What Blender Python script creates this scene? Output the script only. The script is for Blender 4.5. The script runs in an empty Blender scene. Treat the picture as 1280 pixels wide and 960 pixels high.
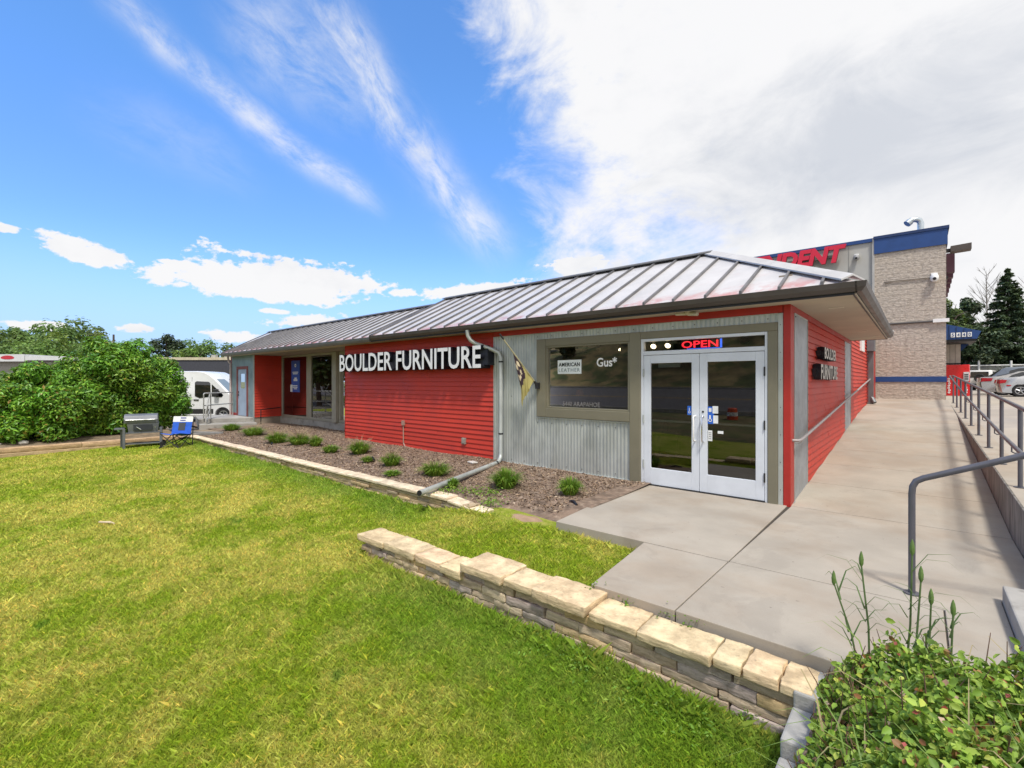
import bpy, bmesh, math, random
import numpy as np
from mathutils import Vector, Matrix

random.seed(7)
R = math.radians
scene = bpy.context.scene
COL = scene.collection

# ------------------------------------------------------------------ camera
CAM_YAW = 40.8
cam_d = bpy.data.cameras.new('camera')
cam = bpy.data.objects.new('camera', cam_d)
COL.objects.link(cam)
cam.location = (0, 0, 1.70)
cam.rotation_euler = (R(90), 0, R(CAM_YAW))
cam_d.sensor_width = 36
cam_d.lens = 36 * 588.6 / 1280
cam_d.shift_y = -3 / 1280
cam_d.clip_start = .05
cam_d.clip_end = 6000
scene.camera = cam

# ------------------------------------------------------------------ light and exposure
SUN_AZ, SUN_EL = 130.0, 62.0          # degrees from +Y towards +X, degrees up
scene.view_settings.view_transform = 'Standard'
scene.view_settings.look = 'None'
scene.view_settings.exposure = 0.5
scene.view_settings.gamma = 1
scene.view_settings.use_curve_mapping = False
sd = bpy.data.lights.new('sun', 'SUN')
sd.energy = 2.6
sd.angle = R(8)
sd.color = (1, .95, .87)
so = bpy.data.objects.new('sun', sd)
COL.objects.link(so)
_d = Vector((math.sin(R(SUN_AZ)) * math.cos(R(SUN_EL)), math.cos(R(SUN_AZ)) * math.cos(R(SUN_EL)), math.sin(R(SUN_EL))))
so.rotation_euler = _d.to_track_quat('Z', 'Y').to_euler()
so.location = _d * 60


class NT:
    """small helper to write node graphs as expressions"""
    def __init__(s, nt):
        s.nt = nt

    def n(s, t, **kw):
        nd = s.nt.nodes.new(t)
        for k, v in kw.items():
            setattr(nd, k, v)
        return nd

    def put(s, sock, val):
        if isinstance(val, bpy.types.NodeSocket):
            s.nt.links.new(val, sock)
        elif val is not None:
            sock.default_value = val

    def m(s, op, a, b=None, c=None, clamp=False):
        nd = s.n('ShaderNodeMath', operation=op)
        nd.use_clamp = clamp
        s.put(nd.inputs[0], a); s.put(nd.inputs[1], b)
        if c is not None: s.put(nd.inputs[2], c)
        return nd.outputs[0]

    def smooth(s, x, lo, hi, a=0., b=1.):
        nd = s.n('ShaderNodeMapRange', interpolation_type='SMOOTHSTEP')
        s.put(nd.inputs[0], x); s.put(nd.inputs[1], lo); s.put(nd.inputs[2], hi)
        s.put(nd.inputs[3], a); s.put(nd.inputs[4], b)
        return nd.outputs[0]

    def mix(s, f, a, b, mode='MIX'):
        nd = s.n('ShaderNodeMix', data_type='RGBA', blend_type=mode)
        s.put(nd.inputs[0], f)
        for i, v in ((6, a), (7, b)):
            if isinstance(v, tuple) and len(v) == 3: v = v + (1,)
            s.put(nd.inputs[i], v)
        return nd.outputs[2]

    def noise(s, vec, scale, detail=4, rough=.55, dist=0.):
        nd = s.n('ShaderNodeTexNoise')
        s.put(nd.inputs['Vector'], vec); s.put(nd.inputs['Scale'], scale)
        nd.inputs['Detail'].default_value = detail
        nd.inputs['Roughness'].default_value = rough
        nd.inputs['Distortion'].default_value = dist
        return nd.outputs['Fac']

    def xyz(s, x, y, z=0.):
        nd = s.n('ShaderNodeCombineXYZ')
        s.put(nd.inputs[0], x); s.put(nd.inputs[1], y); s.put(nd.inputs[2], z)
        return nd.outputs[0]


def azel(u, v):
    """direction (azimuth from +Y towards +X, elevation) of a point of the sky"""
    ph = math.atan((u - 640) / 588.6)
    el = math.atan((477 - v) / 588.6 * math.cos(ph))
    return ph - R(CAM_YAW), el


SKY_GAIN = (.98, 1.52, 2.05)
CLOUD = (6.7, 6.7, 6.8)
world = bpy.data.worlds.new('World')
scene.world = world
world.use_nodes = True
wt = world.node_tree
wt.nodes.clear()
W = NT(wt)
sky = W.n('ShaderNodeTexSky', sky_type='NISHITA')
sky.sun_disc = False
sky.sun_elevation = R(SUN_EL)
sky.sun_rotation = R(SUN_AZ)
sky.air_density = 1.0
sky.dust_density = .4
sky.ozone_density = 1.6
tc = W.n('ShaderNodeTexCoord')
sep = W.n('ShaderNodeSeparateXYZ')
wt.links.new(tc.outputs['Generated'], sep.inputs[0])
AZ = W.m('ARCTAN2', sep.outputs[0], sep.outputs[1])
EL = W.m('ARCSINE', sep.outputs[2])
P2 = W.xyz(AZ, W.m('MULTIPLY', EL, 1.7))
n_big = W.noise(P2, 9, 6, .6)
n_fine = W.noise(P2, 26, 6, .62)
n_puff = W.noise(P2, 62, 5, .6)
edge = W.m('ADD', W.m('ADD', W.m('MULTIPLY', W.m('SUBTRACT', n_big, .5), 2.0), W.m('MULTIPLY', W.m('SUBTRACT', n_fine, .5), 1.9)), W.m('MULTIPLY', W.m('SUBTRACT', n_puff, .5), 1.1))
cum = None
for (u, v, du, dv, tilt) in [(107, 314, 66, 15, .20), (300, 350, 120, 20, 0), (375, 345, 95, 25, .1), (365, 371, 78, 10, 0), (440, 356, 48, 11, .0),
                             (505, 366, 17, 5, 0), (218, 328, 22, 4, 0), (6, 284, 22, 6, 0), (342, 389, 24, 3.5, 0), (378, 402, 50, 8, -.1),
                             (590, 362, 64, 8, -.12), (288, 421, 34, 8, 0), (172, 411, 22, 6, 0), (725, 330, 44, 11, 0), (45, 408, 40, 6, 0)]:
    a0, e0 = azel(u, v)
    ra = abs(azel(u + du, v)[0] - azel(u - du, v)[0]) / 2
    re = abs(azel(u, v + dv)[1] - azel(u, v - dv)[1]) / 2
    da = W.m('SUBTRACT', AZ, a0); de = W.m('SUBTRACT', EL, e0)
    if tilt:
        de = W.m('ADD', de, W.m('MULTIPLY', da, tilt))
    da = W.m('DIVIDE', da, ra); de = W.m('DIVIDE', de, re)
    d = W.m('SQRT', W.m('ADD', W.m('MULTIPLY', da, da), W.m('MULTIPLY', de, de)))
    d = W.m('ADD', d, edge)
    k = W.smooth(d, 1.12, .80)
    cum = k if cum is None else W.m('MAXIMUM', cum, k)
# cirrus streaks
streak = None
for (u0, v0, u1, v1, w0, amp, seed) in [(190, 40, 480, 262, .020, .85, 0), (425, 40, 635, 325, .038, .95, 3), (330, 30, 480, 130, .060, .55, 7), (560, 230, 640, 330, .022, .45, 11), (180, 160, 330, 230, .04, .18, 17)]:
    a0, e0 = azel(u0, v0); a1, e1 = azel(u1, v1)
    L = math.hypot(a1 - a0, e1 - e0); ca, sa = (a1 - a0) / L, (e1 - e0) / L
    da = W.m('SUBTRACT', AZ, a0); de = W.m('SUBTRACT', EL, e0)
    s_ = W.m('ADD', W.m('MULTIPLY', da, ca), W.m('MULTIPLY', de, sa))
    t_ = W.m('SUBTRACT', W.m('MULTIPLY', de, ca), W.m('MULTIPLY', da, sa))
    nn = W.noise(W.xyz(W.m('MULTIPLY', s_, 9.), W.m('MULTIPLY', t_, 20.), float(seed)), 1.0, 9, .68, .35)
    n2 = W.noise(W.xyz(W.m('MULTIPLY', s_, 5.), W.m('MULTIPLY', t_, 4.), float(seed) + 5), 1.0, 3, .5)
    tt = W.m('DIVIDE', W.m('ADD', t_, W.m('MULTIPLY', W.m('SUBTRACT', n2, .5), w0 * 2.2)), w0)
    g = W.m('POWER', 2.718, W.m('MULTIPLY', W.m('MULTIPLY', tt, tt), -1.0))
    win = W.m('MULTIPLY', W.smooth(s_, -.12, .02), W.smooth(s_, L + .03, L - .10))
    k = W.m('MULTIPLY', W.m('MULTIPLY', g, win), W.m('MULTIPLY', W.smooth(nn, .26, .74), amp))
    streak = k if streak is None else W.m('MAXIMUM', streak, k)
# the broad bright cloud sheet to the right
aA, eA = azel(600, 50); aB, eB = azel(684, 330)
kk = (aB - aA) / (eB - eA)
line = W.m('SUBTRACT', W.m('SUBTRACT', AZ, aA), W.m('MULTIPLY', W.m('SUBTRACT', EL, eA), kk))
n_w = W.noise(P2, 4.2, 8, .62, .6)
line = W.m('ADD', line, W.m('MULTIPLY', W.m('SUBTRACT', n_w, .5), .62))
back = W.m('ADD', W.smooth(AZ, -1.95, -2.5), W.smooth(AZ, 1.6, 2.0), clamp=True)  # unseen cloud behind the view, added for bright neutral fill light
sheet = W.m('MAXIMUM', W.smooth(line, -.04, .17), W.m('MULTIPLY', back, .8))
thin = W.smooth(W.noise(P2, 3.0, 7, .65), .30, .52)
gap = W.smooth(line, .45, .16)
sheet = W.m('MULTIPLY', sheet, W.m('SUBTRACT', 1.0, W.m('MULTIPLY', gap, W.m('SUBTRACT', .85, W.m('MULTIPLY', thin, .85)))))
cover = W.m('MAXIMUM', W.m('MAXIMUM', cum, W.m('MULTIPLY', streak, .92)), sheet, clamp=True)
# grey undersides
aG, eG = azel(1080, 175)
gd = W.m('SQRT', W.m('ADD', W.m('POWER', W.m('DIVIDE', W.m('SUBTRACT', AZ, aG), .33), 2.), W.m('POWER', W.m('DIVIDE', W.m('SUBTRACT', EL, eG), .13), 2.)))
gd = W.m('ADD', gd, W.m('MULTIPLY', W.m('SUBTRACT', n_w, .5), 2.4))
grey = W.m('MULTIPLY', W.smooth(gd, 1.35, .1), .62)
grey = W.m('ADD', grey, W.m('MULTIPLY', W.smooth(W.noise(P2, 4.5, 7, .62), .48, .74), .22))
cl = W.mix(grey, CLOUD, (3.6, 3.95, 4.6))
hor = W.smooth(EL, .27, .03)
skyc = W.mix(1.0, sky.outputs[0], W.mix(W.smooth(EL, .55, .25), SKY_GAIN + (1,), (.94, 1.30, 1.98, 1)), 'MULTIPLY')
skyc = W.mix(W.m('MULTIPLY', hor, .85), skyc, (3.5, 4.9, 7.0))
colr = W.mix(cover, skyc, cl)
bg = W.n('ShaderNodeBackground')
bg.inputs['Strength'].default_value = .1
wo = W.n('ShaderNodeOutputWorld')
wt.links.new(colr, bg.inputs[0])
wt.links.new(bg.outputs[0], wo.inputs[0])

# ------------------------------------------------------------------ materials
MATS = {}


def mat(name, col, rough=.6, metal=0., var=.12, vs=3., col2=None, c2=(.45, .62), c2s=None, bump=0., bs=40., spec=.5, stretch=None, coat=0., spots=None):
    if name in MATS: return MATS[name]
    m_ = bpy.data.materials.new(name); m_.use_nodes = True
    t = NT(m_.node_tree); b = m_.node_tree.nodes['Principled BSDF']
    co = t.n('ShaderNodeTexCoord').outputs['Object']
    if stretch:
        mp = t.n('ShaderNodeMapping'); mp.inputs['Scale'].default_value = stretch
        t.put(mp.inputs[0], co); co = mp.outputs[0]
    n1 = t.noise(co, vs, 6, .6)
    f = t.smooth(n1, .3, .7, 1 - var, 1 + var)
    base = col + (1,)
    c = base
    if col2:
        n2 = t.noise(co, c2s or vs * 1.7, 5, .6)
        c = t.mix(t.smooth(n2, c2[0], c2[1]), base, col2 + (1,))
    if spots:                                          # gum spots, grit and faint water stains
        c = t.mix(t.m('MULTIPLY', t.smooth(t.noise(co, 16, 3, .5), .715, .74), .55), c, spots + (1,))
        c = t.mix(t.m('MULTIPLY', t.smooth(t.noise(co, 95, 3, .6), .55, .75), .22), c, spots + (1,))
        c = t.mix(t.m('MULTIPLY', t.smooth(t.noise(co, .8, 7, .7, 1.2), .56, .62), .13), c, spots + (1,))
    hs = t.n('ShaderNodeHueSaturation')
    t.put(hs.inputs['Color'], c); t.put(hs.inputs['Value'], f)
    t.put(b.inputs['Base Color'], hs.outputs[0])
    b.inputs['Metallic'].default_value = metal
    t.put(b.inputs['Roughness'], t.smooth(n1, .2, .8, max(.02, rough - .08), min(1, rough + .08)))
    b.inputs['Specular IOR Level'].default_value = spec
    if coat:
        b.inputs['Coat Weight'].default_value = coat; b.inputs['Coat Roughness'].default_value = .05
    if bump:
        bn = t.n('ShaderNodeBump'); bn.inputs['Strength'].default_value = bump; bn.inputs['Distance'].default_value = .02
        t.put(bn.inputs['Height'], t.noise(co, bs, 5, .65)); t.put(b.inputs['Normal'], bn.outputs[0])
    MATS[name] = m_
    return m_


def leaf_mat(name, trans=.35, rough=.5):
    if name in MATS: return MATS[name]
    m_ = bpy.data.materials.new(name); m_.use_nodes = True
    nt = m_.node_tree; t = NT(nt); b = nt.nodes['Principled BSDF']
    at = t.n('ShaderNodeAttribute'); at.attribute_name = 'Col'
    t.put(b.inputs['Base Color'], at.outputs['Color'])
    b.inputs['Roughness'].default_value = rough
    b.inputs['Specular IOR Level'].default_value = .35
    tr = t.n('ShaderNodeBsdfTranslucent')
    t.put(tr.inputs[0], t.mix(.5, at.outputs['Color'], (.22, .30, .03, 1), 'MIX'))
    ms = t.n('ShaderNodeMixShader'); ms.inputs[0].default_value = trans
    nt.links.new(b.outputs[0], ms.inputs[1]); nt.links.new(tr.outputs[0], ms.inputs[2])
    nt.links.new(ms.outputs[0], nt.nodes['Material Output'].inputs[0])
    MATS[name] = m_
    return m_


def glass_mat(name, tint=(.45, .5, .5), refl=1.0, rough=.0):
    if name in MATS: return MATS[name]
    m_ = bpy.data.materials.new(name); m_.use_nodes = True
    nt = m_.node_tree; nt.nodes.clear(); t = NT(nt)
    tr = t.n('ShaderNodeBsdfTransparent'); tr.inputs[0].default_value = tint + (1,)
    gl = t.n('ShaderNodeBsdfGlossy'); gl.inputs['Roughness'].default_value = rough
    fr = t.n('ShaderNodeFresnel'); fr.inputs[0].default_value = 1.65
    ms = t.n('ShaderNodeMixShader'); o = t.n('ShaderNodeOutputMaterial')
    t.put(ms.inputs[0], t.m('MULTIPLY', fr.outputs[0], 2.0 * refl, clamp=True))
    nt.links.new(tr.outputs[0], ms.inputs[1]); nt.links.new(gl.outputs[0], ms.inputs[2]); nt.links.new(ms.outputs[0], o.inputs[0])
    MATS[name] = m_
    return m_


def glow_mat(name, col, s):
    if name in MATS: return MATS[name]
    m_ = bpy.data.materials.new(name); m_.use_nodes = True
    b = m_.node_tree.nodes['Principled BSDF']
    b.inputs['Base Color'].default_value = col + (1,)
    b.inputs['Emission Color'].default_value = col + (1,)
    b.inputs['Emission Strength'].default_value = s
    MATS[name] = m_
    return m_


# ------------------------------------------------------------------ mesh helpers
OFF = {}


def link(o, parent=None):
    COL.objects.link(o)
    if parent is not None:
        o.parent = parent
        OFF[o] = OFF.get(parent, Vector((0, 0, 0)))
    return o


def thing(name, loc=(0, 0, 0), label=None, cat=None, group=None, rz=0., local=False):
    """an Empty at the base of a thing; local=True when its parts are modelled around the origin"""
    o = bpy.data.objects.new(name, None)
    o.empty_display_size = .1
    o.location = loc
    o.rotation_euler = (0, 0, rz)
    COL.objects.link(o)
    OFF[o] = Vector((0, 0, 0)) if local else Vector(loc)
    tag(o, label, cat, group)
    return o


def tag(o, label=None, cat=None, group=None, kind=None):
    if label: o['label'] = label
    if cat: o['category'] = cat
    if group: o['group'] = group
    if kind: o['kind'] = kind
    return o


class MB:
    def __init__(s):
        s.v = []; s.f = []; s.mi = []

    def add(s, verts, faces, mi=0):
        k = len(s.v)
        s.v += [tuple(p) for p in verts]
        for f in faces:
            s.f.append(tuple(i + k for i in f)); s.mi.append(mi)
        return s

    def box(s, x0, x1, y0, y1, z0, z1, mi=0):
        v = [(x, y, z) for z in (z0, z1) for y in (y0, y1) for x in (x0, x1)]
        return s.add(v, [(0, 2, 3, 1), (4, 5, 7, 6), (0, 1, 5, 4), (2, 6, 7, 3), (0, 4, 6, 2), (1, 3, 7, 5)], mi)

    def hexa(s, b, t, mi=0):
        """bottom quad (ccw seen from above), top quad"""
        return s.add(list(b) + list(t), [(3, 2, 1, 0), (4, 5, 6, 7), (0, 1, 5, 4), (1, 2, 6, 5), (2, 3, 7, 6), (3, 0, 4, 7)], mi)

    def prism(s, poly, a, b, axis='z', mi=0):
        """extrude a 2D polygon along an axis: z (x,y), y (x,z), x (y,z)"""
        def mk(p, h):
            return {'z': (p[0], p[1], h), 'y': (p[0], h, p[1]), 'x': (h, p[0], p[1])}[axis]
        n = len(poly)
        v = [mk(p, a) for p in poly] + [mk(p, b) for p in poly]
        f = [tuple(range(n))[::-1], tuple(range(n, 2 * n))] + [(i, (i + 1) % n, n + (i + 1) % n, n + i) for i in range(n)]
        return s.add(v, f, mi)

    def tube(s, pts, r, n=8, mi=0, caps=True, closed=False):
        pts = [Vector(p) for p in pts]
        rr = r if isinstance(r, (list, tuple)) else [r] * len(pts)
        ring = []
        up = None
        for i, p in enumerate(pts):
            a = pts[max(i - 1, 0)]; b = pts[min(i + 1, len(pts) - 1)]
            t = (b - a).normalized()
            if up is None:
                up = Vector((0, 0, 1)) if abs(t.z) < .9 else Vector((1, 0, 0))
            x = t.cross(up)
            if x.length < 1e-4: x = t.orthogonal()
            x.normalize(); y = x.cross(t); up = y
            ring.append([p + (x * math.cos(2 * math.pi * k / n) + y * math.sin(2 * math.pi * k / n)) * rr[i] for k in range(n)])
        v = [q for rg in ring for q in rg]
        f = []
        for i in range(len(pts) - 1):
            for k in range(n):
                f.append((i * n + k, i * n + (k + 1) % n, (i + 1) * n + (k + 1) % n, (i + 1) * n + k))
        if caps:
            f.append(tuple(range(n))[::-1]); f.append(tuple((len(pts) - 1) * n + k for k in range(n)))
        return s.add(v, f, mi)

    def disc_ring(s, c, r0, r1, y0, y1, n=24, mi=0):
        """ring around the y axis (wheels)"""
        v = []; f = []
        for k in range(n):
            a = 2 * math.pi * k / n
            for (r, y) in ((r0, y0), (r1, y0), (r1, y1), (r0, y1)):
                v.append((c[0] + r * math.cos(a), c[1] + y, c[2] + r * math.sin(a)))
        for k in range(n):
            j = (k + 1) % n
            for q in range(4):
                f.append((k * 4 + q, k * 4 + (q + 1) % 4, j * 4 + (q + 1) % 4, j * 4 + q))
        return s.add(v, f, mi)

    def build(s, name, m, parent=None, smooth=False, bevel=0., world=True):
        me = bpy.data.meshes.new(name)
        o = bpy.data.objects.new(name, me)
        link(o, parent)
        off = OFF.get(parent, Vector((0, 0, 0))) if parent is not None else Vector((0, 0, 0))
        me.from_pydata([(x - off.x, y - off.y, z - off.z) for x, y, z in s.v], [], s.f)
        for mm in (m if isinstance(m, (list, tuple)) else [m]): me.materials.append(mm)
        if any(s.mi): me.polygons.foreach_set('material_index', s.mi)
        bm = bmesh.new(); bm.from_mesh(me); bmesh.ops.recalc_face_normals(bm, faces=bm.faces); bm.to_mesh(me); bm.free()
        if smooth:
            me.polygons.foreach_set('use_smooth', [True] * len(me.polygons))
            try: me.set_sharp_from_angle(angle=R(40))
            except Exception: pass
        if bevel:
            bv = o.modifiers.new('bevel', 'BEVEL'); bv.width = bevel; bv.segments = 2; bv.limit_method = 'ANGLE'; bv.angle_limit = R(40)
        return o


def build_each(mb, name, m, parent=None, **kw):
    # one object for every piece of the builder
    n0 = 0
    objs = []
    groups = []
    seen = -1
    uf = list(range(len(mb.v)))
    def find(a):
        while uf[a] != a:
            uf[a] = uf[uf[a]]; a = uf[a]
        return a
    for f in mb.f:
        for q in f[1:]: uf[find(q)] = find(f[0])
    by = {}
    for f in mb.f: by.setdefault(find(f[0]), []).append(f)
    for fs in by.values():
        p = MB(); ids = {}
        for f in fs:
            for q in f:
                if q not in ids: ids[q] = len(p.v); p.v.append(mb.v[q])
            p.f.append(tuple(ids[q] for q in f)); p.mi.append(0)
        objs.append(p.build(name, m, parent, **kw))
    return objs


def np_mesh(name, V, F, m, cols=None, parent=None, smooth=False):
    V = np.asarray(V, np.float32); F = np.asarray(F, np.int32)
    k = F.shape[1]
    me = bpy.data.meshes.new(name)
    me.vertices.add(len(V)); me.vertices.foreach_set('co', V.ravel())
    me.loops.add(F.size); me.loops.foreach_set('vertex_index', F.ravel())
    me.polygons.add(len(F)); me.polygons.foreach_set('loop_start', np.arange(0, F.size, k, dtype=np.int32))
    if smooth: me.polygons.foreach_set('use_smooth', np.ones(len(F), bool))
    me.update(calc_edges=True)
    if cols is not None:
        a = me.color_attributes.new('Col', 'FLOAT_COLOR', 'POINT')
        c4 = np.ones((len(V), 4), np.float32); c4[:, :3] = cols
        a.data.foreach_set('color', c4.ravel())
    me.materials.append(m)
    o = bpy.data.objects.new(name, me)
    return link(o, parent)


def unit(a):
    return a / np.maximum(np.linalg.norm(a, axis=-1, keepdims=True), 1e-6)


def leaves(P, N, size, rng, pal, aspect=.5, droop=.3, wts=None, fold=.25, rnd=False):
    """leaf geometry: returns V, F(tri), cols for leaf centres P with rough normals N"""
    n = len(P)
    N = unit(N + rng.normal(0, .45, (n, 3)))
    A = rng.normal(0, 1, (n, 3)); A[:, 2] -= droop
    A = unit(A - N * np.sum(A * N, 1, keepdims=True))
    S = np.cross(N, A)
    L = (size * rng.uniform(.65, 1.35, n))[:, None]
    w = L * aspect * .5
    if rnd:                                            # oval leaf with a midrib fold and a pointed tip
        V = np.empty((n, 6, 3), np.float32)
        V[:, 0] = P - A * L * .5
        V[:, 3] = P + A * L * .5 - N * L * .12
        for i, (a_, s_) in ((1, (-.22, 1.)), (2, (.18, .86)), (4, (.18, -.86)), (5, (-.22, -1.))):
            V[:, i] = P + A * L * a_ + S * w * s_ + N * w * fold
        F = np.array([[0, 1, 2], [0, 2, 3], [0, 3, 4], [0, 4, 5]], np.int32)[None] + (np.arange(n, dtype=np.int32) * 6)[:, None, None]
        c = np.asarray(pal, np.float32)[rng.choice(len(pal), n, p=wts)] * rng.uniform(.7, 1.3, (n, 1))
        return V.reshape(-1, 3), F.reshape(-1, 3), np.repeat(c[:, None], 6, 1).reshape(-1, 3)
    V = np.empty((n, 4, 3), np.float32)
    V[:, 0] = P - A * L * .5
    V[:, 1] = P + S * w + N * w * fold
    V[:, 2] = P + A * L * .5 - N * L * .08
    V[:, 3] = P - S * w + N * w * fold
    F = np.array([[0, 1, 2], [0, 2, 3]], np.int32)[None] + (np.arange(n, dtype=np.int32) * 4)[:, None, None]
    pal = np.asarray(pal, np.float32)
    c = pal[rng.choice(len(pal), n, p=wts)] * rng.uniform(.75, 1.25, (n, 1))
    C = np.repeat(c[:, None], 4, 1)
    return V.reshape(-1, 3), F.reshape(-1, 3), C.reshape(-1, 3)


def crown(name, blobs, n, size, pal, m, parent, seed, aspect=.5, wts=None, shell=.55, droop=.3, flat=1.):
    """a crown of separate leaves in many uneven clumps; blobs = [(x,y,z,r)]"""
    rng = np.random.default_rng(seed)
    B = np.array(blobs, np.float32)
    p = B[:, 3] ** 2; p /= p.sum()
    k = rng.choice(len(B), n, p=p)
    d = unit(rng.normal(0, 1, (n, 3)))
    rad = rng.uniform(shell, 1.0, n) ** .6
    rad *= rng.uniform(.75, 1.12, n)
    P = B[k, :3] + d * (rad * B[k, 3])[:, None] * np.array([1, 1, flat])
    N = d * .8 + np.array([0, 0, .7])
    V, F, C = leaves(P, N, size, rng, pal, aspect, droop, wts)
    # each clump has its own tint of leaf
    tint = rng.uniform(.82, 1.18, (len(B), 1)) * np.ones((1, 3)) * (1 + rng.normal(0, .06, (len(B), 3)))
    C *= np.repeat(tint[k], 4, 0)
    return np_mesh(name, V, F, m, C, parent)


def grow_blobs(seed, c, rx, ry, rz, n, r0, r1):
    rng = random.Random(seed)
    out = []
    while len(out) < n:
        x, y, z = (rng.uniform(-1, 1) for _ in range(3))
        if x * x + y * y + z * z > 1: continue
        out.append((c[0] + x * rx, c[1] + y * ry, c[2] + z * rz, rng.uniform(r0, r1)))
    return out


def copy_tree(o, parent=None):
    c = o.copy(); COL.objects.link(c)
    if parent is not None: c.parent = parent
    for ch in list(o.children): copy_tree(ch, c)
    return c


def lettering(name, txt, w, h, origin, ux, uz, depth, mats, parent=None, bold=.0, spacing=1.0, shear=0., align='L', gap=1.0):
    """solid letters: txt stretched into a w x h box with its lower-left corner at origin; ux right, uz up; the face looks along ux x uz reversed"""
    cu = bpy.data.curves.new('lettering', 'FONT')
    cu.body = txt; cu.size = 1; cu.offset = bold; cu.resolution_u = 3; cu.space_character = spacing; cu.shear = shear; cu.space_line = gap
    cu.fill_mode = 'BOTH'; cu.extrude = .5
    t = bpy.data.objects.new('lettering', cu)
    me = bpy.data.meshes.new_from_object(t)
    v = np.empty(len(me.vertices) * 3, np.float32); me.vertices.foreach_get('co', v); v = v.reshape(-1, 3)
    lo = v.min(0); hi = v.max(0)
    ux = Vector(ux).normalized(); uz = Vector(uz).normalized(); un = ux.cross(uz)     # towards the reader
    q = (v - lo) / (hi - lo)
    U = np.array(ux) * w; Z = np.array(uz) * h; Nn = np.array(un) * depth
    off = OFF.get(parent, Vector((0, 0, 0))) if parent is not None else Vector((0, 0, 0))
    out = np.array(origin)[None] - np.array(off)[None] + q[:, :1] * U + q[:, 1:2] * Z + q[:, 2:3] * Nn
    me.vertices.foreach_set('co', out.astype(np.float32).ravel())
    me.materials.clear()
    for m_ in mats: me.materials.append(m_)
    me.update()
    if len(mats) > 1:
        for p in me.polygons:
            p.material_index = 0 if p.normal.dot(un) > .5 else 1
    else:
        for p in me.polygons: p.material_index = 0
    me.name = name
    o = bpy.data.objects.new(name, me)
    bpy.data.objects.remove(t); bpy.data.curves.remove(cu)
    return link(o, parent)

# ------------------------------------------------------------------ palette
CONC = mat('concrete', (.375, .335, .28), .85, var=.09, vs=1.3, col2=(.345, .29, .23), c2=(.42, .66), c2s=.9, bump=.10, bs=90, spots=(.16, .14, .12))
CONC_G = mat('grey_concrete', (.36, .345, .32), .9, var=.14, vs=2.2, col2=(.22, .205, .185), c2=(.5, .72), c2s=5, bump=.18, bs=60)
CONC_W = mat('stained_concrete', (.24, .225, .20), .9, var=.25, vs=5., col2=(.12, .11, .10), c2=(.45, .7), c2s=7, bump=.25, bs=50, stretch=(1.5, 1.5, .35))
JOINT = mat('joint_dirt', (.06, .05, .04), .95)
ASPH = mat('asphalt', (.055, .055, .056), .9, var=.2, vs=2, bump=.2, bs=120)
RED = mat('red_paint', (.50, .038, .019), .6, var=.09, vs=1.4, col2=(.43, .034, .022), c2=(.52, .75), c2s=2.2, bump=.05, bs=50)
RED_T = mat('red_trim', (.40, .022, .016), .5, var=.08)
GALV = mat('galvanized_steel', (.50, .53, .51), .5, .45, var=.10, vs=2.6, col2=(.42, .45, .44), c2=(.45, .65), c2s=4, stretch=(1, 1, .5), bump=.02, bs=20)
GALV_P = mat('weathered_steel_panel', (.40, .43, .46), .5, .6, var=.2, vs=3.0, col2=(.30, .32, .35), c2=(.4, .65), c2s=6)
OLIVE = mat('olive_trim', (.195, .18, .125), .6, var=.07, vs=2)
WHITE = mat('white_aluminium', (.66, .70, .76), .45, var=.05, vs=3)
WHITE_P = mat('white_paint', (.78, .78, .77), .45, var=.05)
GUTTER = mat('gutter_brown', (.085, .072, .068), .45, .2, var=.12, vs=2)
SOFF = mat('soffit_beige', (.46, .40, .31), .75, var=.10, vs=1.2, bump=.04, bs=30)
ROOF_SEAM = mat('roof_seam', (.17, .165, .17), .5, .35, var=.2, vs=3)
BLACK = mat('black_plastic', (.012, .012, .014), .5)
DARK = mat('dark_metal', (.03, .03, .033), .5, .3)
PIPE = mat('grey_rail_paint', (.115, .115, .135), .42, .25, var=.12, vs=4)
PIPE_L = mat('pale_rail_steel', (.48, .48, .46), .5, .4, var=.15)
GLASS = glass_mat('window_glass', (.74, .76, .76))
GLASS_D = glass_mat('door_glass', (.42, .44, .42))
GLASS_V = glass_mat('vehicle_glass', (.10, .12, .13), 1.0)
BLUE = mat('blue_metal', (.012, .055, .20), .5, var=.1)
INT = mat('interior_wall', (.30, .25, .20), .8)
INT_F = mat('interior_floor', (.10, .07, .05), .4)
STICK_B = mat('blue_sticker', (.02, .12, .55), .5)
STICK_W = mat('white_sticker', (.75, .77, .78), .5)
CHROME = mat('chrome', (.7, .7, .72), .2, 1.0, var=.03)

# roof sheets keep remains of red paint by the eaves
m_ = bpy.data.materials.new('roof_sheet'); m_.use_nodes = True; MATS['roof_sheet'] = m_
t = NT(m_.node_tree); b = m_.node_tree.nodes['Principled BSDF']
co = t.n('ShaderNodeTexCoord').outputs['Object']
sp = t.n('ShaderNodeSeparateXYZ'); t.put(sp.inputs[0], co)
ridge_w = t.noise(co, 1.1, 5, .65)
near_eave = t.smooth(t.m('ADD', sp.outputs[2], t.m('MULTIPLY', t.m('SUBTRACT', ridge_w, .5), .55)), 3.08, 2.90)
paint = t.m('MULTIPLY', near_eave, t.smooth(t.noise(co, 3.2, 6, .7), .36, .62))
up_patch = t.m('MULTIPLY', t.smooth(t.noise(co, 2.1, 3, .5), .64, .70), .55)
base = t.mix(t.smooth(t.noise(co, 1.6, 6, .6), .3, .7), (.62, .605, .61), (.52, .51, .52))
colr = t.mix(t.m('MAXIMUM', t.m('MULTIPLY', paint, .62), t.m('MULTIPLY', up_patch, .10)), base, (.50, .075, .075))
t.put(b.inputs['Base Color'], colr)
b.inputs['Metallic'].default_value = .25
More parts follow.
